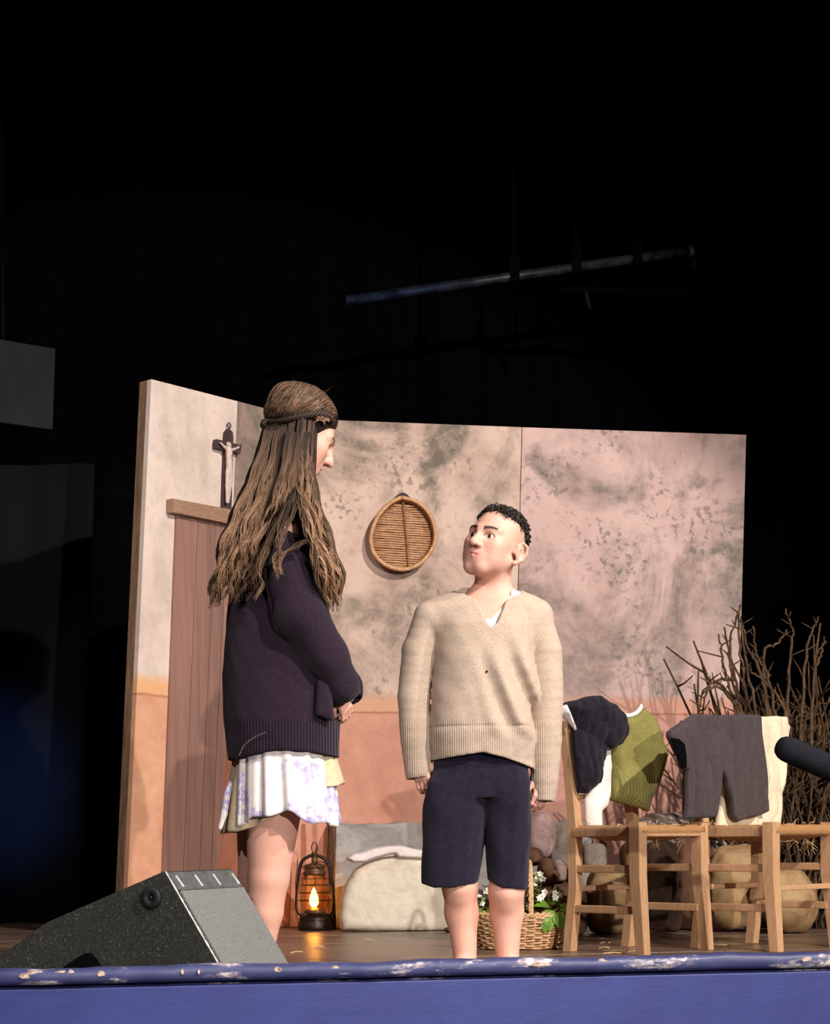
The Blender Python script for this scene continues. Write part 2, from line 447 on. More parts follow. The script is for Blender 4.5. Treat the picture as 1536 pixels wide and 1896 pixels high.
# grey masking panel high at the left
k = NT('grey_masking_cloth', .9, .1); k.color(k.ramp(k.noise(k.mapping((1, 1, 1)), 3, 5), [(.3, srgb(28, 29, 32)), (.7, srgb(38, 38, 42))])); M_mask = k.m
a, b, c_, d_ = P(95, 648, 7.6), P(90, 797, 7.6), P(-420, 727, 6.7), P(-420, 562, 6.7)
mp = thing('masking_panel', b, 'flat grey masking board high at the left edge', 'panel')
nn = np.cross(a-b, c_-b); nn /= np.linalg.norm(nn)
MB().prism([a, b, c_, d_], nn*.03).build('board', M_mask, mp)
for t in (.2, .8):
    e = a*(1-t) + d_*t; MB().tube([e + nn*.015, e + nn*.015 + np.array([0, 0, 6.5-e[2]])], .006, 6).build('hanging_wire', M_drape, mp)

# ================================================================== THE PAINTED SET
BW_L = P(565, 777, 8.18); BW_R = P(1381, 805, 8.56)
WL = np.array([BW_L[0], BW_L[1], 0]); WR = np.array([P(1381, 805, 8.56)[0], 8.56, 0])
WU = (WR-WL)/np.linalg.norm(WR-WL); WN = np.array([WU[1], -WU[0], 0])          # wall direction, normal towards the house
def onwall(px, py, off=0.0): return hit(px, py, WL + WN*off, WN)
def paint_wall(name, seed, up1, up2, grey, low1, low2, band, zb=1.065, wear=1.0):
    k = NT(name, .85, .15); v = k.mapping((1, 1, 1), (seed*3.7, seed*1.3, seed)); obj = k.tc.outputs['Object']; z = k.sep(obj)[2]
    n1 = k.noise(v, 2.3, 10, .68, .5); n2 = k.noise(v, 1.5, 8, .62, .9); n3 = k.noise(v, 11, 8, .75, .3); n4 = k.noise(k.mapping((1, 1, .35), (seed, 2, 5)), 4, 7, .65)
    up = k.ramp(n1, [(.3, up2), (.52, up1), (.75, up1)])
    fade = k.ramp(k.math('MULTIPLY_ADD', z, .52, -.55), [(0, BLACK), (.55, WHITE)])    # greyer brushwork higher on the wall
    gm = k.mix(.45, k.ramp(n2, [(.47, BLACK), (.60, WHITE)]), k.ramp(n3, [(.42, BLACK), (.58, WHITE)]), 'MULTIPLY')
    gm = k.mix(.35, gm, fade, 'MULTIPLY')
    gm = k.mix(1.0, gm, (.25+.75*wear, .25+.75*wear, .25+.75*wear, 1), 'MULTIPLY')
    up = k.mix(gm, up, grey)
    n5 = k.noise(v, 30, 5, .6, .2); n6 = k.noise(k.mapping((1, 1, 1), (seed*2.1, 4, seed*.7)), 2.6, 5, .6, .5)
    sp = k.mix(1.0, k.ramp(n5, [(.54, BLACK), (.60, WHITE)]), k.ramp(n6, [(.48, BLACK), (.60, WHITE)]), 'MULTIPLY')
    up = k.mix(k.mix(1.0, sp, (.62*wear, .62*wear, .62*wear, 1), 'MULTIPLY'), up, tuple(x*.9 for x in grey[:3]) + (1,))
    up = k.mix(.35, up, k.ramp(n4, [(.35, (.72, .62, .60, 1)), (.6, WHITE)]), 'MULTIPLY')
    lo = k.ramp(n1, [(.3, low2), (.65, low1)])
    lo = k.mix(.4, lo, k.ramp(n3, [(.35, (.72, .62, .58, 1)), (.62, WHITE)]), 'MULTIPLY')
    zz = k.math('ADD', z, k.math('MULTIPLY', k.math('SUBTRACT', n3, .5), .03))
    c = k.mix(k.ramp(k.math('SUBTRACT', zz, zb-.055), [(0, BLACK), (.006, WHITE)]), lo, band)
    edge = k.ramp(k.math('ABSOLUTE', k.math('SUBTRACT', zz, zb-.05)), [(0, (.62, .5, .45, 1)), (.008, WHITE)])
    c = k.mix(1.0, c, edge, 'MULTIPLY')
    c = k.mix(k.ramp(k.math('SUBTRACT', zz, zb), [(0, BLACK), (.05, WHITE)]), c, up)
    k.color(c); k.bump(n3, .12, .004); return k.m
M_back1 = paint_wall('painted_plaster_grey', 1, srgb(216, 190, 174), srgb(180, 154, 140), srgb(122, 112, 100), srgb(214, 162, 140), srgb(188, 130, 110), srgb(210, 160, 132))
M_back2 = paint_wall('painted_plaster_pink', 4.3, srgb(212, 182, 174), srgb(184, 154, 146), srgb(112, 106, 98), srgb(210, 160, 144), srgb(186, 132, 118), srgb(204, 152, 132))
M_left = paint_wall('painted_plaster_cream', 7.7, srgb(238, 220, 206), srgb(220, 200, 186), srgb(158, 150, 142), srgb(232, 180, 146), srgb(212, 150, 120), srgb(232, 178, 132), 1.09, .25)
M_side = paint_wall('painted_plaster_shaded', 9.1, srgb(176, 150, 136), srgb(156, 132, 120), srgb(120, 110, 100), srgb(186, 128, 104), srgb(160, 104, 84), srgb(180, 130, 96), 1.09)  # cream flat's colours darkened; the corner's shade is put into the paint
M_batten = simple('raw_batten', srgb(150, 118, 92), srgb(110, 84, 64), scale=14, stretch=(4, 4, .5))
def flat_panel(name, bl, br, tr, tl, nrm, thick, mat, label, edge_mat=None):
    """upright scenery flat from its four front corners"""
    base = (np.asarray(bl)+np.asarray(br))/2; base[2] = 0
    t = thing(name, base, label, 'scenery flat')
    m = MB(); nrm = np.asarray(nrm, float)
    f = [np.asarray(p, float) for p in (bl, br, tr, tl)]
    N, K = 1, 12; 
    m.prism(f, -nrm*thick*.35)
    m.build('painted_face', mat, t)
    e = MB(); bk = [p - nrm*thick*.351 for p in f]
    for i in range(4):
        a, b = bk[i], bk[(i+1) % 4]; cc = (f[0]+f[2])/2 - nrm*thick*.351
        ia, ib = a + (cc-a)*.05, b + (cc-b)*.05
        e.prism([a, b, ib, ia], -nrm*thick*.65)
    e.build('batten_frame', edge_mat or M_batten, t)
    return t
seamT, seamB = onwall(966, 791), onwall(944, 1723)
def drop(p): q = np.array(p, float); q[2] = .002; return q
cornT, cornB = onwall(565, 775.8), onwall(536, 1716)
rT, rB = onwall(1381, 805), onwall(1357, 1722)
g = UX*.0012
flat_panel('scenery_flat', drop(cornB), drop(seamB)-WU*.002, seamT-WU*.002, cornT, WN, .05, M_back1, 'tall painted plaster flat behind the hanging wicker tray')
flat_panel('scenery_flat', drop(seamB)+WU*.002, drop(rB), rT, seamT+WU*.002, WN, .05, M_back2, 'mottled pink painted flat behind the two chairs')
# left return flat: front edge nearest the house
LF = np.array([P(280, 702, 7.44)[0], 7.44, 0]); LE = np.array([BW_L[0], BW_L[1], 0])
LU = (LE-LF)/np.linalg.norm(LE-LF); LN = np.array([LU[1], -LU[0], 0])
def onleft(px, py, off=0.0): return hit(px, py, LF + LN*off, LN)
LFB = drop(onleft(231.5, 1730)); LFT = onleft(280, 702)
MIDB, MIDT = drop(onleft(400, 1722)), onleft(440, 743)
lw = flat_panel('scenery_flat', LFB, MIDB-LU*.001, MIDT-LU*.001, LFT, LN, .075, M_left, 'tall cream painted flat with the crucifix and door')
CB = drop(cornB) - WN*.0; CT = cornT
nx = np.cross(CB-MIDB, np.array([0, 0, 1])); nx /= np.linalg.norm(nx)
flat_panel('scenery_flat', MIDB+LU*.001, CB-LU*.004, CT-LU*.004, MIDT+LU*.001, nx, .05, M_side, 'narrow corner flat behind the girl with painted-in shade')
# door painted boards and lintel
k = NT('door_paint', .8, .2); v = k.mapping((12, 12, .6)); f = k.noise(v, 3, 8, .6); z = k.sep(k.tc.outputs['Object'])[2]; oi = k.n('ObjectInfo')
c = k.ramp(f, [(.3, srgb(136, 104, 92)), (.7, srgb(166, 126, 114))])
c = k.mix(k.ramp(z, [(.7, srgb(150, 112, 94)), (1.5, srgb(168, 110, 106))]), c, srgb(166, 112, 106)) if False else c
k.color(k.mix(.45, c, k.ramp(oi.outputs['Random'], [(0, (.72, .72, .74, 1)), (1, (1.0, .93, .9, 1))]), 'MULTIPLY')); k.bump(f, .15, .003); M_door = k.m
dr = empty('door_1', drop(onleft(360, 1727))); tag(dr, 'brownish pink plank door under a wooden lintel', 'door', kind='structure')
bounds_t = [326, 366, 398, 420, 441]; bounds_b = [296, 334, 364, 385, 399]
for i in range(4):
    f4 = [drop(onleft(bounds_b[i]+.8, 1727, .012)), drop(onleft(bounds_b[i+1]-.4, 1725, .012)), onleft(bounds_t[i+1]-.4, 958 + (bounds_t[i+1]-326)*.19, .012), onleft(bounds_t[i]+.8, 953 + (bounds_t[i]-326)*.19, .012)]
    MB().prism(f4, -LN*(.011 if i != 1 else .007)).build('plank', M_door, dr)
M_lintel = wood_mat('lintel_wood', srgb(196, 160, 134), srgb(160, 124, 100), (6, 6, 30))
a4 = [onleft(320, 948, .045), onleft(437, 972, .045), onleft(437, 945, .045), onleft(320, 923, .045)]
lt = MB().prism(a4, -LN*.044).build('lintel', M_lintel, dr)
# low plastered stone bench along the foot of the wall
k = NT('grey_stone_paint', .85, .2); f = k.noise(k.mapping((1, 1, 1.4)), 4, 9, .65, .8); f2 = k.noise(k.mapping((.6, 1, 1)), 9, 6, .7, .4)
c = k.ramp(f, [(.3, srgb(120, 116, 112)), (.5, srgb(168, 164, 160)), (.7, srgb(186, 182, 176))]); c = k.mix(k.ramp(f2, [(.66, BLACK), (.72, WHITE)]), c, srgb(214, 210, 206)); c = k.mix(k.ramp(f2, [(.26, WHITE), (.33, BLACK)]), c, srgb(84, 82, 80)); k.color(c); k.bump(f, .25, .01); M_grey = k.m
h0, h1 = onwall(619, 1716, .20), onwall(1092, 1716, .20); zt = hit(700, 1526, WL + WN*.20, WN)[2]
bench = thing('stone_bench', drop((h0+h1)/2), 'low grey painted stone bench at the foot of the wall', 'bench')
m = MB(); top = []
N = 40; L = h1-h0; V = []; 
for i in range(N+1):
    q = drop(h0 + L*i/N); zz = zt + .003*math.sin(i*1.3) + .003*math.sin(i*.5+2)
    lean = WU*.012
    V += [q + WN*(.01*math.sin(i*.9)), q + np.array([0, 0, zz]) + lean, q - WN*.19 + np.array([0, 0, zz+.004]), q - WN*.19]
Fc = [(i*4+j, (i+1)*4+j, (i+1)*4+(j+1) % 4, i*4+(j+1) % 4) for i in range(N) for j in range(4)] + [(3, 2, 1, 0), (N*4, N*4+1, N*4+2, N*4+3)]
m.add(V, [q[::-1] for q in Fc][:-2] + [(0, 1, 2, 3)[::-1], (N*4, N*4+1, N*4+2, N*4+3)]); m.build('bench_block', M_grey, bench)

# ================================================================== PROPS AT THE BACK
def boulder(name, px0, px1, pt, pb, mat, label, depth=.28, seed=0, Y=None, rough=.02, sq=2.4, h=.010, group=None, cat='boulder', lift=0.0, tilt=0.0):
    """lumpy painted stone standing on the floor, silhouette given by its box in the photo"""
    mx = (px0+px1)/2
    if Y is None: Y = ground(mx, pb)[1]
    a, b = P(px0, pb, Y), P(px1, pb, Y); t, bo = P(mx, pt, Y)[2], P(mx, pb, Y)[2]
    if lift == 0: bo = 0.0
    cx, cz = (a[0]+b[0])/2, (t+bo)/2; rx, rz = (b[0]-a[0])/2, (t-bo)/2
    c = np.array([cx, Y + depth*.0, cz]); f = Field((cx-rx-.04, Y-depth/2-.04, cz-rz-.03), (cx+rx+.04, Y+depth/2+.04, cz+rz+.04), h)
    x, y, z = (f.X-cx), (f.Y-Y), (f.Z-cz); x = x - tilt*z
    d = ((np.abs(x)/rx)**sq + (np.abs(y)/(depth/2))**sq + (np.abs(z)/rz)**sq)**(1/sq)
    f.add(((d-1)*min(rx, rz, depth/2)).astype(np.float32) + rough*1.5*wob(f.X, f.Y, f.Z, (16, 16, 16), seed) + rough*.4*wob(f.X, f.Y, f.Z, (45, 45, 45), seed+1))
    f.inter((bo + .001 - f.Z) + 0*f.F)
    V, Q = f.mesh(); o = mk(name, V, Q, mat); return tag(o, label, cat, group)
def stone_mat(name, c1, c2, c3, scale=7):
    k = NT(name, .9, .15); f = k.noise(k.mapping((1, 1, 1)), scale, 9, .65, .6); g = k.noise(k.mapping((1, 1, 1)), scale*6, 5, .7)
    c = k.ramp(f, [(.28, c3), (.48, c2), (.68, c1)]); c = k.mix(.3, c, k.ramp(g, [(.35, (.5, .45, .4, 1)), (.6, WHITE)]), 'MULTIPLY')
    k.color(c); k.bump(f, .4, .015); return k.m
M_cream = stone_mat('cream_stone', srgb(232, 222, 204), srgb(222, 210, 190), srgb(192, 178, 156), 4)
M_tan = stone_mat('tan_stone', srgb(196, 166, 124), srgb(170, 138, 98), srgb(120, 92, 62))
M_brown = stone_mat('brown_stone', srgb(136, 100, 78), srgb(104, 72, 56), srgb(66, 46, 36))
M_pinkst = stone_mat('pink_stone', srgb(206, 178, 172), srgb(188, 158, 154), srgb(150, 120, 116), 9)
M_gst = stone_mat('grey_stone', srgb(176, 162, 150), srgb(150, 136, 126), srgb(112, 100, 94))
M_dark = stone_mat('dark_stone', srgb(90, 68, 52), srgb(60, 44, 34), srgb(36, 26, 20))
# round-topped cream block in front of the bench
Yh = 7.78; ol = [(632, 1722), (627, 1700), (630, 1668), (640, 1636), (655, 1612), (676, 1597), (706, 1588), (742, 1583), (790, 1584), (838, 1592), (866, 1612), (880, 1650), (886, 1730)]
V, Q = garment([(x, min(y, 1740)) for x, y in ol], (P(750, 1700, Yh)), (WN[0], WN[1], 0), .075, h=.008, wr=.004, freq=(12, 12, 12), seed=3, puff=.045)
V[:, 2] = np.maximum(V[:, 2], .002)
o = mk('cream_boulder', V, Q, M_cream); tag(o, 'big cream round-topped stone beside the lantern', 'boulder')
# folded white cloth lying over the block
M_white = simple('white_cotton', srgb(236, 226, 222), srgb(222, 208, 204), scale=40, bump=.15)
ol = [(640, 1590), (650, 1581), (668, 1578), (690, 1570), (716, 1566), (740, 1565), (765, 1571), (800, 1578), (838, 1586), (840, 1592), (800, 1592), (770, 1590), (735, 1588), (730, 1581), (716, 1583), (690, 1590), (672, 1597), (652, 1597)]
V, Q = garment(ol, P(750, 1700, Yh) + WN*.045, WN, .05, h=.005, wr=.004, freq=(30, 30, 60), seed=5, puff=.012)
o = mk('folded_cloth', V, Q, M_white); tag(o, 'white cloth folded over the top of the cream stone', 'cloth')
boulder('pebble', 822, 838, 1717, 1725, M_brown, 'small reddish brown pebble at the foot of the cream stone', .05, 2, rough=.003, h=.004, Y=7.62)
# leaning stick between lantern and bench
M_bark = stone_mat('bark', srgb(110, 80, 58), srgb(82, 58, 42), srgb(48, 34, 26), 20)
st = MB(); pth = spline([drop(P(616, 1716, 7.93)), P(614, 1650, 7.93), P(612, 1590, 7.94), P(611, 1520, 7.95), P(608, 1470, 7.96)], 14)
st.tube(pth, np.linspace(.016, .011, 14) + .002*rng.normal(size=14), 8)
so = st.build('stick', M_bark, smooth=True); tag(so, 'dark wooden stick leaning upright beside the lantern', 'stick')
# ---------- hurricane lantern
lb = ground(583, 1722); Ls = lb[1]/F_PX; LX, LY = lb[0], lb[1]
lan = thing('hurricane_lantern', lb, 'dark metal hurricane lantern with a lit flame', 'lantern')
M_iron = simple('dark_iron', srgb(62, 48, 38), srgb(36, 28, 24), rough=.4, scale=40, metal=.7, bump=.2, spec=.5)
M_rust = simple('bronze_tin', srgb(120, 84, 50), srgb(70, 50, 34), rough=.45, scale=30, metal=.5, bump=.2, spec=.5)
zz = lambda py: (1722-py)*Ls
MB().lathe([(.075, 0), (.079, .004), (.08, .012), (.078, .03), (.072, .045), (.074, .05), (.07, .06), (.05, .068), (.035, .07)], (LX, LY, .001), 28).build('fuel_tank', M_iron, lan, True)
MB().lathe([(.03, .068), (.045, .074), (.05, .085), (.04, .092), (.018, .10), (.006, .105)], (LX, LY, .001), 20).build('burner', M_rust, lan, True)
k = NT('amber_glass', .16, .5); k.color((1.0, .85, .54, 1)); k.b.inputs['Transmission Weight'].default_value = 1.0; k.b.inputs['IOR'].default_value = 1.12; M_glass = k.m
gp = [(.045, .092), (.055, .10), (.062, .125), (.062, .15), (.055, .19), (.047, .225), (.045, .25)]
gl = MB().lathe(gp + [(r-.002, z) for r, z in gp[::-1]], (LX, LY, 0), 28).build('glass_globe', M_glass, lan, True)
k = NT('flame', .5, 0); z = k.sep(k.tc.outputs['Object'])[2]; k.b.inputs['Emission Color'].default_value = (1.0, .42, .07, 1); k.b.inputs['Emission Strength'].default_value = 34; k.color((1, .5, .1, 1)); M_flame = k.m
MB().lathe([(.001, .101), (.014, .110), (.021, .124), (.020, .142), (.015, .162), (.008, .182), (.001, .194)], (LX-.004, LY, 0), 12).build('flame', M_flame, lan, True)
pl = bpy.data.lights.new('flame_light', 'POINT'); pl.energy = 3.5; pl.color = (1, .45, .12); pl.shadow_soft_size = .009
plo = bpy.data.objects.new('flame_light', pl); COL.objects.link(plo); adopt(plo, lan); plo.location = (LX-.004, LY, .132)
MB().lathe([(.047, .25), (.052, .254), (.054, .262), (.046, .268), (.044, .284), (.05, .288), (.045, .297), (.028, .303), (.014, .306), (.013, .345), (.016, .347), (.013, .352)], (LX, LY, 0), 24).build('chimney_cap', M_rust, lan, True)
for s_ in (-1, 1):
    pth = spline([(LX+s_*.05, LY, .066), (LX+s_*.075, LY, .078), (LX+s_*.083, LY, .11), (LX+s_*.08, LY, .18), (LX+s_*.07, LY, .27), (LX+s_*.056, LY, .315), (LX+s_*.03, LY, .334), (LX+s_*.006, LY, .342)], 22)
    MB().tube(pth, .0075, 8).build('side_tube', M_iron, lan, True)
for zr in (.135, .17, .205, .235):
    rr = np.interp(zr, [q[1] for q in gp], [q[0] for q in gp]) + .012
    MB().tube([(LX+rr*math.cos(t), LY+rr*math.sin(t), zr) for t in np.linspace(0, 2*math.pi, 26)], .0018, 5).build('guard_wire', M_iron, lan, True)
ring = [(LX + .013*math.sin(t), LY, .375 - .024*math.cos(t)) for t in np.linspace(0, 2*math.pi, 22)]
MB().tube(ring, .0026, 6).build('top_ring', M_iron, lan, True)
MB().tube([(LX+.024*math.cos(t)+.03, LY-.05, .30+.012*math.sin(t)) for t in np.linspace(0, 2*math.pi, 14)], .002, 5).build('lift_lever', M_iron, lan, True)
bail = [(LX-.083, LY-.0, .16)] + [(LX-.086-.004*math.sin(t*3), LY+.02+.05*math.sin(t), .16+.10*t) for t in np.linspace(.1, 1.6, 10)]
MB().tube(bail, .002, 5).build('wire_bail', M_iron, lan, True)
# ---------- crucifix on the cream flat
M_dkw = simple('dark_purple_wood', srgb(86, 66, 66), srgb(60, 46, 48), scale=20, stretch=(2, 2, .5), rough=.6)
M_ivory = simple('ivory', srgb(222, 200, 190), srgb(190, 166, 158), scale=40, rough=.6, bump=0)
cr = thing('crucifix', onleft(418, 955, .002), 'dark wooden wall crucifix with a pale figure on the cream flat', 'crucifix')
def onl(px, py, off): return onleft(px, py, off)
MB().prism([onl(413, 955, .022), onl(428, 957, .022), onl(432, 812, .022), (onl(431, 800, .022)), onl(424, 793, .022), onl(419, 799, .022), onl(418, 810, .022)], -LN*.02).build('upright_beam', M_dkw, cr)
MB().prism([onl(400, 829, .03), onl(445, 840, .03), onl(447, 824, .03), onl(401, 813, .03)], -LN*.022).build('cross_beam', M_dkw, cr)
MB().tube([onl(424, 793, .012) + np.array([0, 0, .013]) + .011*(math.cos(t)*np.array([0, 0, 1]) + math.sin(t)*LU) for t in np.linspace(0, 6.28, 16)], .003, 5).build('hanging_ring', M_dkw, cr, True)
pc = onl(424, 845, .04); fb = Field(pc-np.array([.11, .11, .22]), pc+np.array([.11, .11, .10]), .004)
J = lambda px, py, o=.042: onl(px, py, o)
fb.chain([J(424, 835), J(424, 858), J(424, 872)], [.016, .013, .014], .01); fb.add(fb.cap(J(424, 826, .046), J(423, 823, .046), .011, .012), .004)
for q in ((408, 820), (442, 828)): fb.chain([J(424, 834), J((424+q[0])/2, (834+q[1])/2+1), J(*q)], [.008, .006, .005], .006)
for dx in (-2.5, 2.5): fb.chain([J(424+dx, 872), J(423+dx, 900), J(421+dx*.4, 930)], [.011, .009, .006], .006)
V, Q = fb.mesh(); mk('figure', V, Q, M_ivory, cr)
# ---------- wicker tray hanging on the wall
M_cane = simple('cane', srgb(218, 172, 128), srgb(180, 128, 86), scale=60, stretch=(1, 1, 1), rough=.35, bump=.2)
M_cane2 = simple('dark_cane', srgb(170, 112, 64), srgb(112, 68, 38), scale=40, rough=.5, bump=.3)
tr = thing('wicker_tray', onwall(742, 1064, .01), 'round wicker winnowing tray hanging on the painted wall', 'wicker tray')
ox = [(738, 924), (716, 936), (696, 958), (684, 984), (681, 1008), (688, 1032), (706, 1050), (728, 1059), (752, 1059), (776, 1047), (795, 1024), (803, 1000), (799, 972), (786, 948), (765, 931)]
oc = np.array([onwall(x, y, .0) for x, y in ox]); oc2 = spline(np.vstack([oc, oc[:1]]), 64)[:-1]
cen = oc2.mean(0)
def ringtube(pts, r, n=8):
    p = np.vstack([pts, pts[:1]]); return MB().tube(p, r, n)
back = cen + (oc2-cen)*.93 + WN*.012; front = oc2 + WN*.065
m = MB(); K = len(oc2); rows = [cen + (oc2-cen)*.90 + WN*.010, cen + (oc2-cen)*.98 + WN*.02, oc2*1.0 + WN*.045, oc2 + WN*.062, cen + (oc2-cen)*.94 + WN*.066, cen + (oc2-cen)*.90 + WN*.05, cen + (oc2-cen)*.88 + WN*.02]
V = np.vstack(rows); Fc = [(i*K+j, i*K+(j+1) % K, ((i+1) % 7)*K+(j+1) % K, ((i+1) % 7)*K+j) for i in range(7) for j in range(K)]
m.add(V, Fc).build('hoop', M_cane2, tr, True)
ringtube(cen + (oc2-cen)*.97 + WN*.066, .010).build('rim', M_cane, tr, True)
top_, bot_ = onwall(745, 928, .05), onwall(754, 1058, .05)
for i in range(27):
    t = (i+.6)/28.0; y = 934 + t*122
    # chord of the outline at this height
    xs_ = []
    for a in range(len(ox)):
        p, q = ox[a], ox[(a+1) % len(ox)]
        if (p[1]-y)*(q[1]-y) <= 0 and p[1] != q[1]: xs_.append(p[0] + (q[0]-p[0])*(y-p[1])/(q[1]-p[1]))
    if len(xs_) < 2: continue
    a, b = min(xs_)+5, max(xs_)-5
    pts = [onwall(a + (b-a)*s_, y + .06*((a + (b-a)*s_)-742) + random.uniform(-.4, .4), .034 + .004*math.sin(s_*3.14)) for s_ in np.linspace(0, 1, 6)]
    MB().tube(pts, .0058 + random.uniform(-.0008, .0012), 6, flat=.7).build('slat', M_cane, tr, True)
MB().tube(spline([onwall(746, 930, .05), onwall(750, 970, .05), onwall(754, 1015, .05), onwall(757, 1057, .05)], 12), .006, 6).build('spine', M_cane2, tr, True)
MB().tube(spline([onwall(722, 934, .05), onwall(732, 922, .03), onwall(745, 914, .015), onwall(756, 921, .03), onwall(764, 932, .05)], 16), .0055, 6).build('hanging_loop', M_dkw, tr, True)

# ---------- stones and sacks right of the boy
boulder('round_stone', 968, 1028, 1503, 1590, M_pinkst, 'pale pink round stone low beside the boy in shorts', .24, 11, Y=7.55, rough=.012, lift=1, sq=2.2)
boulder('grey_sack', 1018, 1072, 1524, 1640, M_gst, 'grey fabric lump behind the back leg of the left chair', .22, 12, Y=7.6, rough=.014, lift=1)
boulder('brown_stone', 966, 1006, 1568, 1604, M_brown, 'dark brown stone tucked under the pink round stone', .16, 13, Y=7.35, rough=.010, lift=1, sq=2.2)
boulder('brown_stone', 994, 1028, 1586, 1622, M_brown, 'brown cobble above the white flowers', .15, 14, Y=7.3, rough=.010, lift=1, sq=2.2)
boulder('brown_stone', 1008, 1034, 1612, 1634, M_brown, 'small brown cobble low beside the chair leg', .12, 15, Y=7.25, rough=.008, lift=1, sq=2.2)
boulder('pink_stone', 1020, 1052, 1590, 1632, M_pinkst, 'jagged pinkish stone behind the left chair leg', .14, 16, Y=7.35, rough=.016, lift=1)
boulder('brown_boulder', 975, 1092, 1628, 1716, M_brown, 'wide dark brown boulder behind the flower basket', .26, 17, Y=7.4, rough=.014, sq=3)
boulder('grey_boulder', 1180, 1334, 1499, 1600, M_gst, 'long grey boulder seen between the two chairs', .2, 18, Y=8.12, rough=.014, lift=1, sq=2.6)
boulder('grey_block', 1074, 1122, 1560, 1612, M_gst, 'grey block under the seat of the left chair', .16, 19, Y=7.3, rough=.006, lift=1, sq=4)
boulder('tan_boulder', 1080, 1182, 1606, 1738, M_tan, 'tan boulder low behind the left chair', .24, 20, Y=7.45, rough=.014, sq=2.8)
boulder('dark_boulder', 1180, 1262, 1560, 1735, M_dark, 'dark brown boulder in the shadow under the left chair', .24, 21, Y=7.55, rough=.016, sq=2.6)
boulder('brown_boulder', 1240, 1325, 1552, 1735, M_brown, 'rounded brown boulder right of the dark one under the seat', .24, 22, Y=7.7, rough=.016, sq=2.6)
boulder('tan_boulder', 1312, 1420, 1568, 1738, M_tan, 'tall tan boulder framed by the left legs of the trouser chair', .26, 23, Y=7.5, rough=.016, sq=3)
boulder('tan_boulder', 1404, 1516, 1602, 1742, M_tan, 'tan sloping boulder under the right chair seat', .26, 24, Y=7.3, rough=.016, sq=2.2, tilt=-.25)
boulder('pale_stone', 1320, 1366, 1554, 1600, M_cream, 'pale stone showing just under the seat rail of the trouser chair', .1, 27, Y=7.85, rough=.008, lift=1)
boulder('brown_stone', 1150, 1200, 1560, 1640, M_brown, 'brown stone behind the front legs of the left chair', .14, 28, Y=7.65, rough=.012, lift=1)

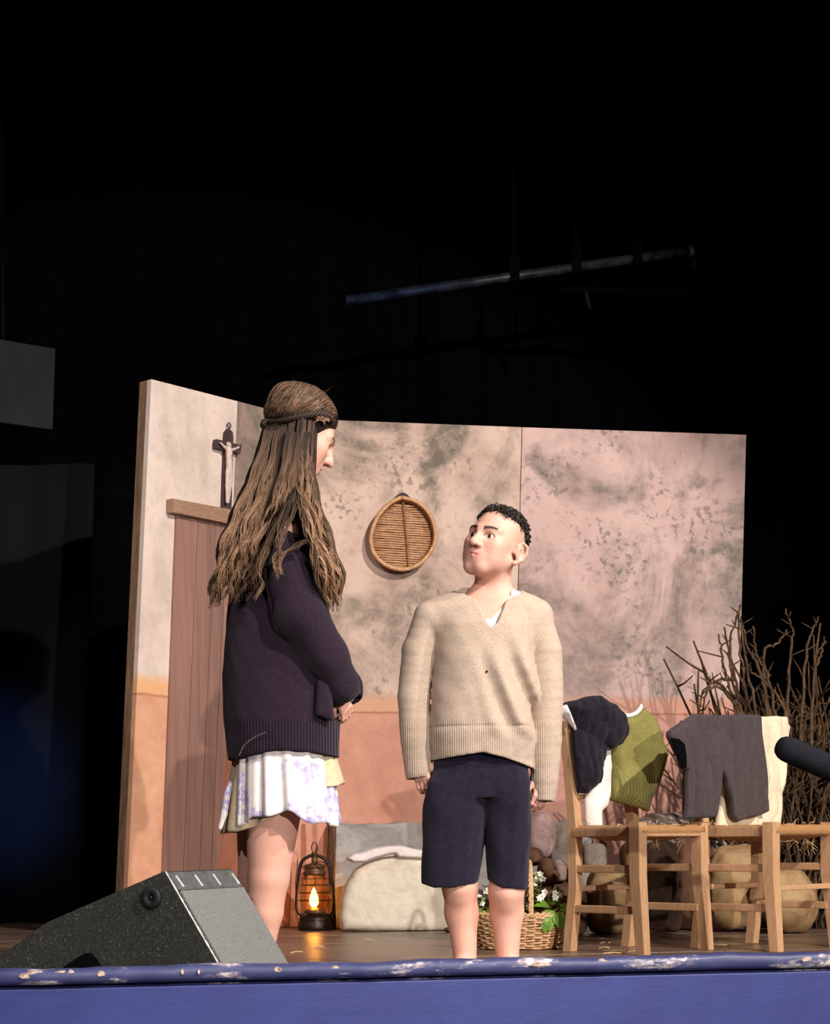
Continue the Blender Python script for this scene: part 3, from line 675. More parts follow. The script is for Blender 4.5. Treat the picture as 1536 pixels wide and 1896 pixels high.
# ================================================================== CHAIRS
M_chair = wood_mat('chair_wood', srgb(228, 184, 142), srgb(198, 148, 106), (30, 30, 3), 5, .55, .35)
k = NT('rush', .85, .2); f = k.noise(k.mapping((60, 60, 60)), 4, 6, .7); k.color(k.ramp(f, [(.3, srgb(160, 104, 56)), (.7, srgb(224, 176, 124))])); k.bump(f, .8, .006); M_rush = k.m
M_straw = simple('straw', srgb(236, 204, 158), srgb(200, 156, 104), scale=50, bump=0)
def chair(BL, ang, w, d, sh, bh, label, front_rung=True, seed=0, back_w=None, rush_front=False):
    ca, sa = math.cos(ang), math.sin(ang); ux = np.array([ca, sa, 0]); uf = np.array([sa, -ca, 0]); R = np.column_stack([ux, -uf, [0, 0, 1]])
    BL = np.array([BL[0], BL[1], 0.]); t = thing('rush_chair', BL + ux*w/2 + uf*d/2, label, 'chair', 'rush-seated wooden chairs')
    pt = lambda u, f, z: BL + ux*u + uf*f + np.array([0, 0, z])
    def bar(name, a, b, s1, s2, seg=6):
        a, b = np.asarray(a), np.asarray(b); m = MB(); ax = (b-a)/np.linalg.norm(b-a)
        x = ux - ax*np.dot(ux, ax) if abs(np.dot(ux, ax)) < .8 else np.array([0, 0, 1.]) - ax*ax[2]
        x /= np.linalg.norm(x); y = np.cross(ax, x)
        m.box((a+b)/2, (s1, s2, np.linalg.norm(b-a)), np.column_stack([x, y, ax]), bev=.004)
        return m.build(name, M_chair, t)
    rake = -.05; lt = .037
    for u in (0, w):
        m = MB()
        p = [pt(u, -.03, 0), pt(u, 0, sh*.5), pt(u, 0, sh), pt(u, rake*.5, sh+(bh-sh)*.6), pt(u, rake, bh)]
        secs = []
        for i, q in enumerate(p):
            s_ = lt/2*(1 if i < 3 else .92); secs += [q + ux*s_*i1 + uf*s_*i2 for i1, i2 in ((-1, -1), (1, -1), (1, 1), (-1, 1))]
        Fc = [(i*4+j, i*4+(j+1) % 4, (i+1)*4+(j+1) % 4, (i+1)*4+j) for i in range(4) for j in range(4)] + [(3, 2, 1, 0), (16, 17, 18, 19)]
        m.add(secs, Fc).build('back_post', M_chair, t)
    for u in (-.012, w+.012):
        m = MB(); secs = []
        for i, (q, s_) in enumerate(((pt(u + (.012 if u > 0 else -.0), d+.02, 0), .018), (pt(u, d, sh*.6), .022), (pt(u, d, sh+.012), .022))):
            secs += [q + ux*s_*i1 + uf*s_*i2 for i1, i2 in ((-1, -1), (1, -1), (1, 1), (-1, 1))]
        m.add(secs, [(i*4+j, i*4+(j+1) % 4, (i+1)*4+(j+1) % 4, (i+1)*4+j) for i in range(2) for j in range(4)] + [(3, 2, 1, 0), (8, 9, 10, 11)]).build('front_leg', M_chair, t)
    for u in (-.005, w+.005):
        bar('side_rung', pt(u, 0, sh*.34), pt(u, d, sh*.34), .022, .028); bar('side_rung', pt(u, 0, sh*.66), pt(u, d, sh*.66), .022, .028)
        bar('seat_rail', pt(u, 0, sh-.022), pt(u, d, sh-.022), .03, .036)
    bar('back_rung', pt(0, 0, sh*.5), pt(w, 0, sh*.5), .02, .03)
    if front_rung: bar('front_rung', pt(0, d, sh*.5), pt(w, d, sh*.5), .02, .03)
    bar('seat_rail', pt(0, d, sh-.022), pt(w, d, sh-.022), .036, .04) if not rush_front else None
    bar('seat_rail', pt(0, 0, sh-.022), pt(w, 0, sh-.022), .03, .036)
    for zf in (.28, .62, .9): bar('back_slat', pt(0, rake*zf*.8-.002, sh+(bh-sh)*zf), pt(w, rake*zf*.8-.002, sh+(bh-sh)*zf), .016, .036)
    # woven rush seat: four sagging triangles, cords running along the rails
    N = 36; V = []; 
    for j in range(N+1):
        for i in range(N+1):
            a, b = i/N, j/N; e = min(a, 1-a, b, 1-b)
            cord = .003*math.sin(min(e, .5)*2*N*1.6)
            V.append(pt(-.012 + (w+.024)*a, -.012 + (d+.036)*b, sh + .004 - .010*min(1, e*4) + cord + (0 if e > .001 else -.012)))
    F1 = [(j*(N+1)+i, j*(N+1)+i+1, (j+1)*(N+1)+i+1, (j+1)*(N+1)+i) for j in range(N) for i in range(N)]
    B = len(V); V2 = []
    for j in range(N+1):
        for i in range(N+1):
            a, b = i/N, j/N; e = min(a, 1-a, b, 1-b); V2.append(pt(-.012 + (w+.024)*a, -.012 + (d+.036)*b, sh - (.034 if rush_front else .030) - .022*min(1, e*4) + .003*math.sin(e*2*N*1.6) + (0 if e > .001 else .006)))
    F2 = [tuple(B+i for i in q[::-1]) for q in F1]
    edge = [j for j in range(N+1)] + [(j)*(N+1)+N for j in range(1, N+1)] + [N*(N+1)+i for i in range(N-1, -1, -1)] + [j*(N+1) for j in range(N-1, 0, -1)]
    F3 = [(edge[i], B+edge[i], B+edge[(i+1) % len(edge)], edge[(i+1) % len(edge)]) for i in range(len(edge))]
    seat = MB().add(V+V2, F1+F2+F3).build('rush_seat', M_rush, t, True)
    r = np.random.default_rng(seed)
    for i in range(46):
        if i < 26:
            a, b = r.uniform(0, 1), (1.03 if r.random() < .6 else r.uniform(0, 1)); a = a if b > 1 else r.choice([-.01, 1.01])
            q = pt(w*a, d*b, sh - r.uniform(-.008, .004)); L = r.uniform(.008, .03); dz = r.uniform(-.3, .9)
        else:
            a, b = r.uniform(.05, .95), r.uniform(.4, 1.0); q = pt(w*a, d*b, sh-.05); L = r.uniform(.02, .07); dz = r.uniform(-1.4, -.4)
        dv = np.array([r.normal()*.8, r.normal()*.5, dz]); dv /= np.linalg.norm(dv)
        MB().tube(spline([q, q + dv*L*.5 + r.normal(size=3)*.003, q + dv*L + r.normal(size=3)*.006], 5), [.0016, .0016, .0014, .0012, .0008], 4).build('straw', M_straw, seat)
    return t, pt, ux, uf
CH1 = P(1066, 1760, 6.30); A1 = math.radians(44)
ch1, pt1, ux1, uf1 = chair(CH1, A1, .335, .30, .455, .84, 'wooden rush chair draped with the black jacket and green jumper', False, 1)
CH2 = P(1302, 1760, 6.43)
ch2, pt2, ux2, uf2 = chair(CH2, A1, .35, .31, .452, .80, 'wooden rush chair draped with dark and cream trousers', True, 2, rush_front=True)

# loose straw on the boards and the chairs
for i, (px, py) in enumerate(((1118, 1762), (1128, 1756), (1150, 1766), (1162, 1764), (1110, 1748), (1210, 1722), (1222, 1724), (560, 1764), (600, 1755), (1350, 1752), (690, 1742))):
    q = ground(px, py); dv = np.array([random.uniform(-1, 1), random.uniform(-.6, .6), 0]); dv /= np.linalg.norm(dv); L = random.uniform(.03, .07)
    o = MB().tube(spline([q + [0, 0, .003], q + dv*L*.5 + [0, 0, .006], q + dv*L + [0, 0, .003]], 6), .002, 5).build('straw_stalk', M_straw)
    tag(o, 'loose straw stalk lying on the stage boards', 'straw', 'straw on the stage floor')

# ================================================================== CLOTHES ON THE CHAIRS
def cloth_mat(name, c1, c2, scale=120, rib=None, rough=.95, bump=.3, fuzz=.08):
    k = NT(name, rough, .1); f = k.noise(k.mapping((1, 1, 1)), scale, 5, .65); g = k.noise(k.mapping((1, 1, 1)), 14, 3)
    c = k.ramp(f, [(.3, c2), (.7, c1)]); k.color(k.mix(.25, c, k.ramp(g, [(.3, (.6, .6, .6, 1)), (.7, WHITE)]), 'MULTIPLY'))
    hgt = f
    if rib:
        v = k.mapping((1, 1, 1)); x = k.sep(v); ang = rib[0]
        u = k.math('ADD', k.math('MULTIPLY', x[0], math.cos(ang)), k.math('MULTIPLY', x[1], math.sin(ang)))
        s_ = k.math('SINE', k.math('MULTIPLY', u, rib[1])); msk = k.ramp(k.math('MULTIPLY_ADD', x[2], 40, -40*rib[2]), [(0, WHITE), (1, BLACK)])
        hgt = k.math('ADD', k.math('MULTIPLY', f, .35), k.math('MULTIPLY', k.math('MULTIPLY', s_, .8), msk))
    k.bump(hgt, bump, .006); 
    k.b.inputs['Sheen Weight'].default_value = fuzz; k.b.inputs['Sheen Roughness'].default_value = .6
    return k.m
zr1 = P(1180, 1450, 6.45)[2]
M_green = cloth_mat('green_knit', srgb(156, 150, 90), srgb(124, 118, 58), 150, (A1, 520, zr1), bump=.6)
M_navy = cloth_mat('black_navy_cloth', srgb(46, 40, 52), srgb(30, 26, 36), 90, bump=.15)
M_trous = cloth_mat('charcoal_cloth', srgb(88, 76, 76), srgb(66, 58, 60), 120, bump=.15)
M_creamc = cloth_mat('cream_cotton', srgb(246, 234, 206), srgb(232, 214, 180), 60, bump=.15, fuzz=0)
M_whitec = cloth_mat('white_cotton_shirt', srgb(250, 248, 240), srgb(240, 234, 226), 60, bump=.12, fuzz=0)
def wear(name, outline, p0, n, thick, mat, label, cat, **kw):
    V, Q = garment(outline, p0, n, thick, **kw); o = mk(name, V, Q, mat); return tag(o, label, cat)
pA = pt1(.17, .022, .7); nA = uf1*1.0
nG = np.array([math.sin(.35), -math.cos(.35), 0]); nT = nG
# green jumper over the back of the left chair
gj = [(1145, 1330), (1152, 1322), (1163, 1322), (1174, 1318), (1184, 1310), (1196, 1315), (1212, 1330), (1220, 1350), (1226, 1372), (1236, 1394), (1226, 1430), (1215, 1460), (1206, 1480), (1200, 1503), (1180, 1496), (1155, 1489), (1128, 1482), (1130, 1440), (1128, 1400), (1134, 1360)]
o = wear('green_jumper', gj, pt1(.23, .045, .7), nG, .022, M_green, 'olive green knitted jumper hung over the left chair back', 'jumper', h=.0055, wr=.010, freq=(45, 10, 10), seed=4, bulge=.02, ridge=.35)
sl = [(1214, 1395), (1226, 1372), (1236, 1394), (1228, 1425), (1215, 1462), (1206, 1440)]
V, Q = garment(sl, pt1(.23, .0, .7), nG, .02, h=.006, wr=.004, seed=6, bulge=.01); mk('folded_sleeve', V, Q, M_green, o)
col_ = spline([hit(x, y, pt1(.23, .075, .7), nG) for x, y in ((1150, 1320), (1160, 1325), (1172, 1323), (1181, 1317), (1186, 1309), (1184, 1305))], 16)
MB().tube(col_, .0085, 8).build('white_collar', M_whitec, o, True)
# white shirt hanging under the jacket
ws = [(1104, 1386), (1128, 1386), (1131, 1420), (1130, 1470), (1124, 1492), (1112, 1502), (1113, 1532), (1110, 1540), (1088, 1540), (1083, 1515), (1082, 1480), (1090, 1452), (1100, 1420)]
wear('white_shirt', ws, pt1(.13, .065, .6), nG, .018, M_whitec, 'white shirt hanging below the black jacket on the left chair', 'shirt', h=.006, wr=.007, seed=7, bulge=.01, ridge=.7)
# black jacket bunched on the left post
jk = [(1038, 1306), (1050, 1299), (1066, 1296), (1082, 1290), (1104, 1289), (1120, 1296), (1138, 1306), (1152, 1322), (1160, 1345), (1158, 1362), (1146, 1378), (1132, 1386), (1118, 1384), (1117, 1402), (1113, 1430), (1106, 1450), (1092, 1462), (1086, 1470), (1072, 1468), (1066, 1440), (1062, 1400), (1062, 1350), (1060, 1330)]
jo = wear('black_jacket', jk, pt1(.10, .07, .8), nG, .035, M_navy, 'black jacket bunched over the left post of the chair', 'jacket', h=.0055, wr=.028, freq=(36, 14, 13), seed=9, puff=.05, bulge=.03, ridge=.45)
slv = [(1110, 1300), (1138, 1306), (1152, 1322), (1160, 1345), (1158, 1362), (1146, 1378), (1132, 1386), (1120, 1378), (1112, 1350), (1106, 1325)]
V, Q = garment(slv, pt1(.13, .12, .8), nG, .035, h=.0055, wr=.014, freq=(45, 20, 22), seed=10, puff=.05, bulge=.02, ridge=.5); mk('sleeve', V, Q, M_navy, jo)
V, Q = garment([(1037, 1308), (1048, 1304), (1056, 1322), (1066, 1350), (1064, 1354), (1048, 1334), (1036, 1322)], pt1(.02, .085, .8), nG, .014, h=.005, wr=.003, seed=11, bulge=.05); mk('white_lining', V, Q, M_whitec, jo)
# cream trousers behind, charcoal trousers in front on the right chair
pc2 = pt2(.0, .050, .7); nG2 = uf2
ct = [(1400, 1327), (1430, 1326), (1454, 1327), (1456, 1340), (1461, 1344), (1458, 1362), (1457, 1390), (1456, 1405), (1448, 1420), (1446, 1450), (1440, 1490), (1436, 1530), (1428, 1542), (1412, 1536), (1404, 1530), (1372, 1534), (1340, 1538), (1328, 1530), (1332, 1490), (1336, 1450), (1345, 1400), (1380, 1340)]
co = wear('cream_trousers', ct, pc2 + uf2*.0, nG2, .016, M_creamc, 'cream trousers hanging behind the charcoal pair', 'trousers', h=.006, wr=.018, freq=(28, 10, 10), seed=13, ridge=.35, puff=.014)
tt = [(1282, 1322), (1300, 1323), (1340, 1324), (1380, 1323), (1406, 1324), (1409, 1350), (1413, 1400), (1417, 1450), (1419, 1502), (1410, 1510), (1385, 1514), (1360, 1521), (1354, 1510), (1348, 1482), (1340, 1448), (1332, 1428), (1328, 1450), (1324, 1480), (1320, 1514), (1292, 1515), (1263, 1515), (1268, 1470), (1272, 1430), (1272, 1400), (1262, 1372), (1258, 1355), (1266, 1338)]
to = wear('charcoal_trousers', tt, pc2 + nG2*.045, nG2, .018, M_trous, 'charcoal trousers folded over the right chair back', 'trousers', h=.0055, wr=.022, freq=(44, 10, 6), seed=14, ridge=.35, puff=.014)
V, Q = garment([(1286, 1322), (1262, 1336), (1238, 1354), (1237, 1364), (1246, 1382), (1256, 1404), (1262, 1424), (1273, 1426), (1276, 1395), (1274, 1370), (1290, 1350)], pc2 + nG2*.055, nG2, .022, h=.005, wr=.005, seed=15, holes=()); mk('folded_leg', V, Q, M_trous, to)
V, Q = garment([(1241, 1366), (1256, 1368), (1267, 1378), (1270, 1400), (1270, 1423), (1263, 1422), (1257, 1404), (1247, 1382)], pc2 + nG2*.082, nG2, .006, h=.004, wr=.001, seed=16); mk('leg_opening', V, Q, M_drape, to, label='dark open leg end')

# ================================================================== FLOWER BASKET
M_wick = simple('wicker', srgb(232, 194, 150), srgb(196, 148, 104), scale=70, rough=.6, bump=.2)
bc = ground(962, 1758) + np.array([0, .06, 0]); BX, BY = bc[0], bc[1]
bk = thing('wicker_basket', (BX, BY, 0), 'oval wicker basket of flowers on the floor by the boy', 'basket')
NS = 30; HB = .125
def brad(z): f = z/HB; return (.142+.038*f**.8, .095+.03*f**.8)
stk = None
for i in range(NS):
    t = 2*math.pi*i/NS; m = MB()
    m.tube([(BX+brad(z)[0]*math.cos(t), BY+brad(z)[1]*math.sin(t), z+.002) for z in np.linspace(0, HB, 6)], .0038, 5).build('stake', M_wick, bk, True)
NW = 13
for j in range(NW):
    z = .006 + j*(HB-.012)/(NW-1); a, b = brad(z); pts = []
    for q in np.linspace(0, 2*math.pi, NS*4+1):
        w = .0055*math.sin(q*NS/2 + (math.pi if j % 2 else 0)); pts.append((BX+(a+w)*math.cos(q), BY+(b+w)*math.sin(q), z + .0015*math.sin(q*7+j)))
    MB().tube(pts, .0046, 5).build('weaver', M_wick, bk, True)
for s_ in (0, math.pi):
    pts = [(BX+(brad(HB)[0]+.005*math.cos(q*22+s_))*math.cos(q), BY+(brad(HB)[1]+.005*math.cos(q*22+s_))*math.sin(q), HB+.004+.006*math.sin(q*22+s_)) for q in np.linspace(0, 2*math.pi, 200)]
    MB().tube(pts, .0055, 5).build('rim_braid', M_wick, bk, True)
a, b = brad(0); MB().lathe([(.001, .003), (1.0, .003), (1.0, .010), (.001, .010)], (0, 0, 0), 28).build('base', M_wick, bk)
bo = bpy.data.objects['base']; bo.matrix_parent_inverse = Matrix(); bo.scale = (a, b, 1)
M_soil = simple('soil', srgb(60, 44, 32), srgb(34, 26, 20), scale=60, bump=.6, bdist=.02)
so_ = MB().lathe([(.001, .07), (1.0, .07), (1.0, .092), (.5, .10), (.001, .103)], (0, 0, 0), 28).build('soil', M_soil, bk, True); so_.matrix_parent_inverse = Matrix(); so_.scale = (brad(.09)[0]-.008, brad(.09)[1]-.008, 1)
for s_ in (0, 2.1, 4.2):
    pts = []
    for t in np.linspace(0, math.pi, 60):
        r_ = .006; ph = t*16+s_
        pts.append((BX+.035 + .004 + r_*math.cos(ph), BY - .118*math.cos(t) + r_*.3*math.sin(ph), HB + .20*math.sin(t)**.7 + r_*.6*math.sin(ph)))
    MB().tube(pts, .0055, 5).build('handle_strand', M_wick, bk, True)
# plants
def leaf_mesh(name, L, Wd, mat, bend=.3, cup=.25, N=7):
    V = []; 
    for i in range(N+1):
        t = i/N; w = Wd*math.sin(math.pi*min(1, t**.75))**.8*.5 + .0004
        for s_ in (-1, 0, 1): V.append((s_*w, L*t, -bend*L*t*t + (cup*w if s_ else 0)))
    Fc = [(i*3+j, i*3+j+1, (i+1)*3+j+1, (i+1)*3+j) for i in range(N) for j in (0, 1)]
    me = mesh_of(name, V, Fc); me.materials.append(mat); return me
def leafmat(name, c1, c2): 
    k = NT(name, .45, .4); f = k.noise(k.mapping((1, 1, 1)), 30, 4); k.color(k.ramp(f, [(.3, c2), (.7, c1)])); k.b.inputs['Subsurface Weight'].default_value = 0; return k.m
M_leaf = leafmat('leaf_green', srgb(120, 160, 48), srgb(74, 112, 30)); M_leaf2 = leafmat('leaf_pale', srgb(150, 170, 104), srgb(98, 124, 60)); M_petal = simple('white_petal', srgb(250, 248, 238), srgb(232, 230, 214), scale=30, bump=0, rough=.6)
M_stem = simple('stem_green', srgb(120, 130, 62), srgb(84, 96, 44), scale=40, bump=0); M_yel = simple('flower_centre', srgb(226, 190, 70), srgb(190, 150, 50), scale=40, bump=0)
me_leaf = leaf_mesh('leaf', .075, .058, M_leaf, .45); me_small = leaf_mesh('leaf', .042, .022, M_leaf2, .4); me_petal = leaf_mesh('petal', .014, .011, M_petal, .2)
def orient(p, d, up=(0, 0, 1), s_=1.0):
    d = Vector(d).normalized(); u = Vector(up); x = d.cross(u)
    if x.length < 1e-4: x = Vector((1, 0, 0))
    x.normalize(); z = x.cross(d)
    M = Matrix((x, d, z)).transposed().to_4x4(); M.translation = Vector(p); return M @ Matrix.Scale(s_, 4)
def inst(name, me, M, parent):
    o = bpy.data.objects.new(name, me); COL.objects.link(o); o.parent = parent
    o.matrix_parent_inverse = Matrix.Translation(-root_loc(parent)); o.matrix_basis = M; return o
def plant(base, label, big, small, flowers, seed, stems):
    r = np.random.default_rng(seed); t = thing('flowering_plant', base, label, 'plant', 'plants in the basket')
    base = np.asarray(base)
    for tip in stems:
        tip = np.asarray(tip); mid = (base+tip)/2 + r.normal(size=3)*.008
        pth = spline([base, mid, tip], 8); MB().tube(pth, np.linspace(.0028, .0014, 8), 5).build('stem', M_stem, t, True)
        for i in range(small):
            q = pth[r.integers(2, 8)]; inst('leaf', me_small, orient(q, (r.normal(), r.normal()-.4, r.uniform(-.1, .9)), s_=r.uniform(.6, 1.15)), t)
    for q, d, s_ in big: inst('leaf', me_leaf, orient(q, d, (0, -.6, .8), s_), t)
    for q in flowers:
        nrm = Vector((r.normal()*.4, -1, r.normal()*.4+.4)).normalized(); a = nrm.orthogonal(); b = nrm.cross(a)
        for i in range(5):
            d = (a*math.cos(i*1.257) + b*math.sin(i*1.257) + nrm*.25); inst('petal', me_petal, orient(q, d, nrm), t)
        MB().lathe([(.0005, -.002), (.003, 0), (.002, .003), (.0003, .004)], q, 8, tuple(nrm)).build('flower_centre', M_yel, t, True)
Yp = BY-.03
PX = lambda x, y, dy=0: P(x, y, Yp+dy)
plant(PX(1018, 1712), 'leafy plant with white flowers at the right of the basket', [(PX(1012, 1684, -.06), (.15, -.5, -.7), 1.0), (PX(1030, 1690, -.06), (.3, -.5, -.8), .85), (PX(1034, 1682, -.03), (.9, -.3, .15), .8), (PX(1016, 1678, -.04), (-.6, -.5, .3), .8), (PX(1024, 1676, -.02), (.1, -.4, .9), .8), (PX(1012, 1700, -.07), (-.2, -.5, -.7), .7)], 5,
      [PX(1036, 1656, -.05), PX(1027, 1654, -.05), PX(1003, 1660, -.05), PX(998, 1664, -.06), PX(1028, 1662, -.06), PX(1008, 1652, -.02)], 3, [PX(1002, 1662, -.03), PX(1030, 1657, -.02), PX(1040, 1682, -.02), PX(1010, 1650, 0), PX(1046, 1676, 0)])
plant(PX(984, 1708, .02), 'tall stemmed plant with pale blossoms beside the shorts', [(PX(990, 1690), (-.5, -.4, .5), .5)], 6,
      [PX(990, 1622), PX(1000, 1618), PX(1005, 1628), PX(988, 1640)], 4, [PX(986, 1618), PX(996, 1622), PX(1006, 1626), PX(992, 1634), PX(984, 1602)])
plant(PX(894, 1710, .03), 'small sparse plant showing between the legs of the boy', [(PX(892, 1694), (-.3, -.4, .6), .5), (PX(898, 1692), (.5, -.4, .5), .5)], 6, [PX(886, 1660), PX(900, 1650), PX(892, 1672)], 5, [PX(898, 1644), PX(886, 1662)])

# ================================================================== BRUSHWOOD BUNDLE
M_twig = stone_mat('twig_bark', srgb(114, 90, 66), srgb(82, 63, 46), srgb(48, 37, 29), 30)
bwc = ground(1478, 1716); bw = thing('brushwood_bundle', bwc, 'tall bundle of dry brown twigs at the right of the set', 'brushwood')
variants = []
for vi in range(14):
    r = np.random.default_rng(100+vi); m = MB(); p = np.zeros(3); d = np.array([0, 0, 1.]); pts = [p.copy()]
    for i in range(9):
        d = d + r.normal(size=3)*np.array([.16, .16, .05]); d /= np.linalg.norm(d); p = p + d*.115; pts.append(p.copy())
    pts = np.array(pts); m.tube(pts, np.linspace(.0085, .0032, len(pts)), 5)
    for i in range(r.integers(3, 6)):
        k0 = r.integers(3, 9); dv = np.array([r.normal(), r.normal(), .9]); dv /= np.linalg.norm(dv); L = r.uniform(.06, .2)
        m.tube([pts[k0], pts[k0]+dv*L*.5+r.normal(size=3)*.01, pts[k0]+dv*L], [.0042, .0034, .002], 4)
    me = mesh_of('twig', m.v, m.f, True); me.materials.append(M_twig); variants.append(me)
r = np.random.default_rng(55)
for i in range(250):
    a = r.uniform(0, 6.283); rad = .27*math.sqrt(r.uniform(0, 1)); x = rad*math.cos(a)*1.15; y = rad*math.sin(a)*.55
    x += .05
    s_ = r.uniform(.7, 1.12)*(1.22 if r.random() < .25 else 1.0)
    tilt = Matrix.Rotation(r.normal()*.06 - x*.12, 4, 'X') @ Matrix.Rotation(x*.55 + r.normal()*.09, 4, 'Y') @ Matrix.Rotation(r.uniform(0, 6.28), 4, 'Z')
    o = bpy.data.objects.new('twig', variants[i % 14]); COL.objects.link(o); o.parent = bw
    o.matrix_basis = Matrix.Translation((x, y - .02, .002)) @ tilt @ Matrix.Scale(s_, 4)
def branch(pts, r0, r1, Y=7.42):
    m = MB(); pth = spline([P(x, y, Y + (dy if False else 0)) for x, y in pts], 24); pth += rng.normal(size=pth.shape)*.003
    m.tube(pth, np.linspace(r0, r1, 24), 6)
    for k_ in (9, 13, 17, 20):
        dv = np.array([rng.normal(), rng.normal()*.4, .8]); m.tube([pth[k_], pth[k_]+dv*.018, pth[k_]+dv*.035], [.0035, .003, .0018], 4)
    m.build('branch', M_twig, bw, True)
for q in ([(1400, 1500), (1375, 1330), (1358, 1250), (1352, 1190), (1370, 1122)], [(1395, 1500), (1370, 1340), (1352, 1230), (1342, 1160)], [(1390, 1500), (1362, 1320), (1340, 1230), (1330, 1176)],
          [(1410, 1480), (1385, 1320), (1372, 1220), (1366, 1150), (1371, 1120)], [(1420, 1480), (1395, 1300), (1375, 1190), (1370, 1140)], [(1400, 1460), (1372, 1330), (1352, 1292), (1326, 1264), (1306, 1276), (1297, 1300), (1295, 1330)],
          [(1405, 1460), (1378, 1330), (1350, 1284), (1330, 1272), (1310, 1280), (1301, 1310), (1300, 1335)], [(1430, 1400), (1412, 1220), (1440, 1190), (1458, 1166)], [(1450, 1400), (1462, 1230), (1466, 1170), (1453, 1128)],
          [(1480, 1400), (1490, 1220), (1504, 1170), (1514, 1142)], [(1500, 1420), (1506, 1260), (1520, 1210), (1526, 1180)], [(1440, 1380), (1404, 1240), (1384, 1200), (1372, 1150)], [(1360, 1258), (1340, 1258), (1318, 1262), (1312, 1256)],
          [(1440, 1350), (1420, 1250), (1400, 1210), (1395, 1160)], [(1460, 1340), (1440, 1290), (1400, 1250), (1372, 1236)]):
    branch(q, .008, .004)
# ================================================================== MICROPHONE at the right edge
k = NT('black_foam', 1.0, .05); f = k.noise(k.mapping((1, 1, 1)), 260, 4, .7); k.color(k.ramp(f, [(.3, srgb(20, 20, 24)), (.7, srgb(44, 44, 50))])); k.bump(f, .8, .004); M_foam = k.m
M_blackm = simple('black_metal', srgb(28, 28, 30), srgb(18, 18, 20), rough=.4, scale=40, bump=0, spec=.5)
m0, m1 = P(1446, 1382, 4.86), P(1640, 1468, 4.98); ax = (m1-m0)/np.linalg.norm(m1-m0); L = np.linalg.norm(m1-m0)
mic = thing('microphone', m1, 'black foam covered stage microphone at the right edge', 'microphone')
MB().lathe([(.001, -.012), (.014, -.011), (.026, -.005), (.033, .006), (.0365, .02), (.037, .06), (.037, L*.9), (.033, L*.92), (.02, L*.925)], m0, 28, ax).build('foam_windscreen', M_foam, mic, True)
MB().lathe([(.011, L*.85), (.011, L+.16), (.008, L+.165)], m0, 16, ax).build('barrel', M_blackm, mic, True)
ms = thing('microphone_stand', (m1[0]+.06, m1[1]+.02, 0), 'black microphone stand just beyond the right edge', 'stand')
jp = m0 + ax*(L+.08)
MB().tube([(jp[0], jp[1], .02), (jp[0], jp[1], jp[2]-.018)], .011, 12).build('pole', M_blackm, ms, True)
MB().lathe([(.13, 0), (.13, .008), (.11, .018), (.03, .026), (.012, .04)], (jp[0], jp[1], .001), 28).build('base', M_blackm, ms, True)
MB().lathe([(.0165, -.03), (.018, -.03), (.018, .03), (.0165, .03)], jp, 16, ax).build('clip', M_blackm, ms, True)

# ================================================================== FLOOR MONITOR SPEAKER
k = NT('speckled_cabinet', .75, .3); f = k.noise(k.mapping((1, 1, 1)), 160, 3, .8); g = k.noise(k.mapping((1, 1, 1)), 6, 4)
c = k.ramp(f, [(.42, srgb(38, 40, 36)), (.62, srgb(62, 64, 58)), (.70, srgb(140, 140, 128))]); k.color(k.mix(.4, c, k.ramp(g, [(.3, (.55, .58, .5, 1)), (.7, WHITE)]), 'MULTIPLY')); k.bump(f, .4, .002); M_cab = k.m
k = NT('grille_metal', .55, .4); f = k.noise(k.mapping((1, 1, 1)), 300, 2, .5); k.color(k.ramp(f, [(.3, srgb(96, 98, 96)), (.7, srgb(142, 144, 140))])); k.bump(f, .5, .002); k.b.inputs['Metallic'].default_value = .2; M_gril = k.m
SB = np.array([-.669, 4.60]); e2 = np.array([.146, .32]); u2 = np.array([.91, -.416])
prof = [(-.703, 0.0), (-.383, .193), (0, .335), (.223, 0.0)]
sp3 = lambda w, z, t: np.array([*(SB + u2*w + e2*t), z])
mon = thing('stage_monitor', (*(SB + e2*.5), 0), 'dark speckled wedge stage monitor speaker at the front left', 'speaker')
m = MB(); m.prism([sp3(w, max(z, .002), 0) for w, z in prof], np.array([*e2, 0])); bo = m.build('cabinet', M_cab, mon)
bv = bo.modifiers.new('bevel', 'BEVEL'); bv.width = .004; bv.segments = 2
gn = np.cross(sp3(.223, 0, 0)-sp3(0, .335, 0), np.array([*e2, 0])); gn /= np.linalg.norm(gn)
if gn[2] < 0: gn = -gn
gp = lambda s_, t, o=0: sp3(.223*s_, .335*(1-s_), t) + gn*o
MB().prism([gp(.17, .03, .003), gp(.97, .03, .003), gp(.97, .97, .003), gp(.17, .97, .003)], gn*.006).build('grille', M_gril, mon)
MB().prism([gp(.02, .02, .001), gp(.16, .02, .001), gp(.16, .98, .001), gp(.02, .98, .001)], gn*.004).build('top_strip', simple('strip_grey', srgb(92, 94, 94), srgb(70, 72, 72), rough=.5, scale=40), mon)
M_scr = simple('bright_screw', srgb(225, 222, 214), srgb(180, 176, 168), scale=60, bump=0, rough=.4)
for t in (.09, .36, .63, .92): MB().prism([gp(.05, t, .005), gp(.14, t+.015, .005), gp(.14, t+.035, .005), gp(.05, t+.012, .005)], gn*.003).build('clip_mark', M_scr, mon)
wm = MB(); pth = [gp(s_, .004, .003) for s_ in np.linspace(.01, .99, 40)]; wm.tube(pth, .0022 + .0016*rng.random(40), 5); wm.build('worn_edge', M_scr, mon, True, 'white worn paint along the cabinet edge')
sn = np.array([-e2[0], -e2[1], 0])/np.linalg.norm(e2)
kp = hit(282, 1662, sp3(0, 0, 0), sn)
M_rub = simple('black_rubber', srgb(36, 36, 38), srgb(26, 26, 28), rough=.6, scale=60, bump=.1)
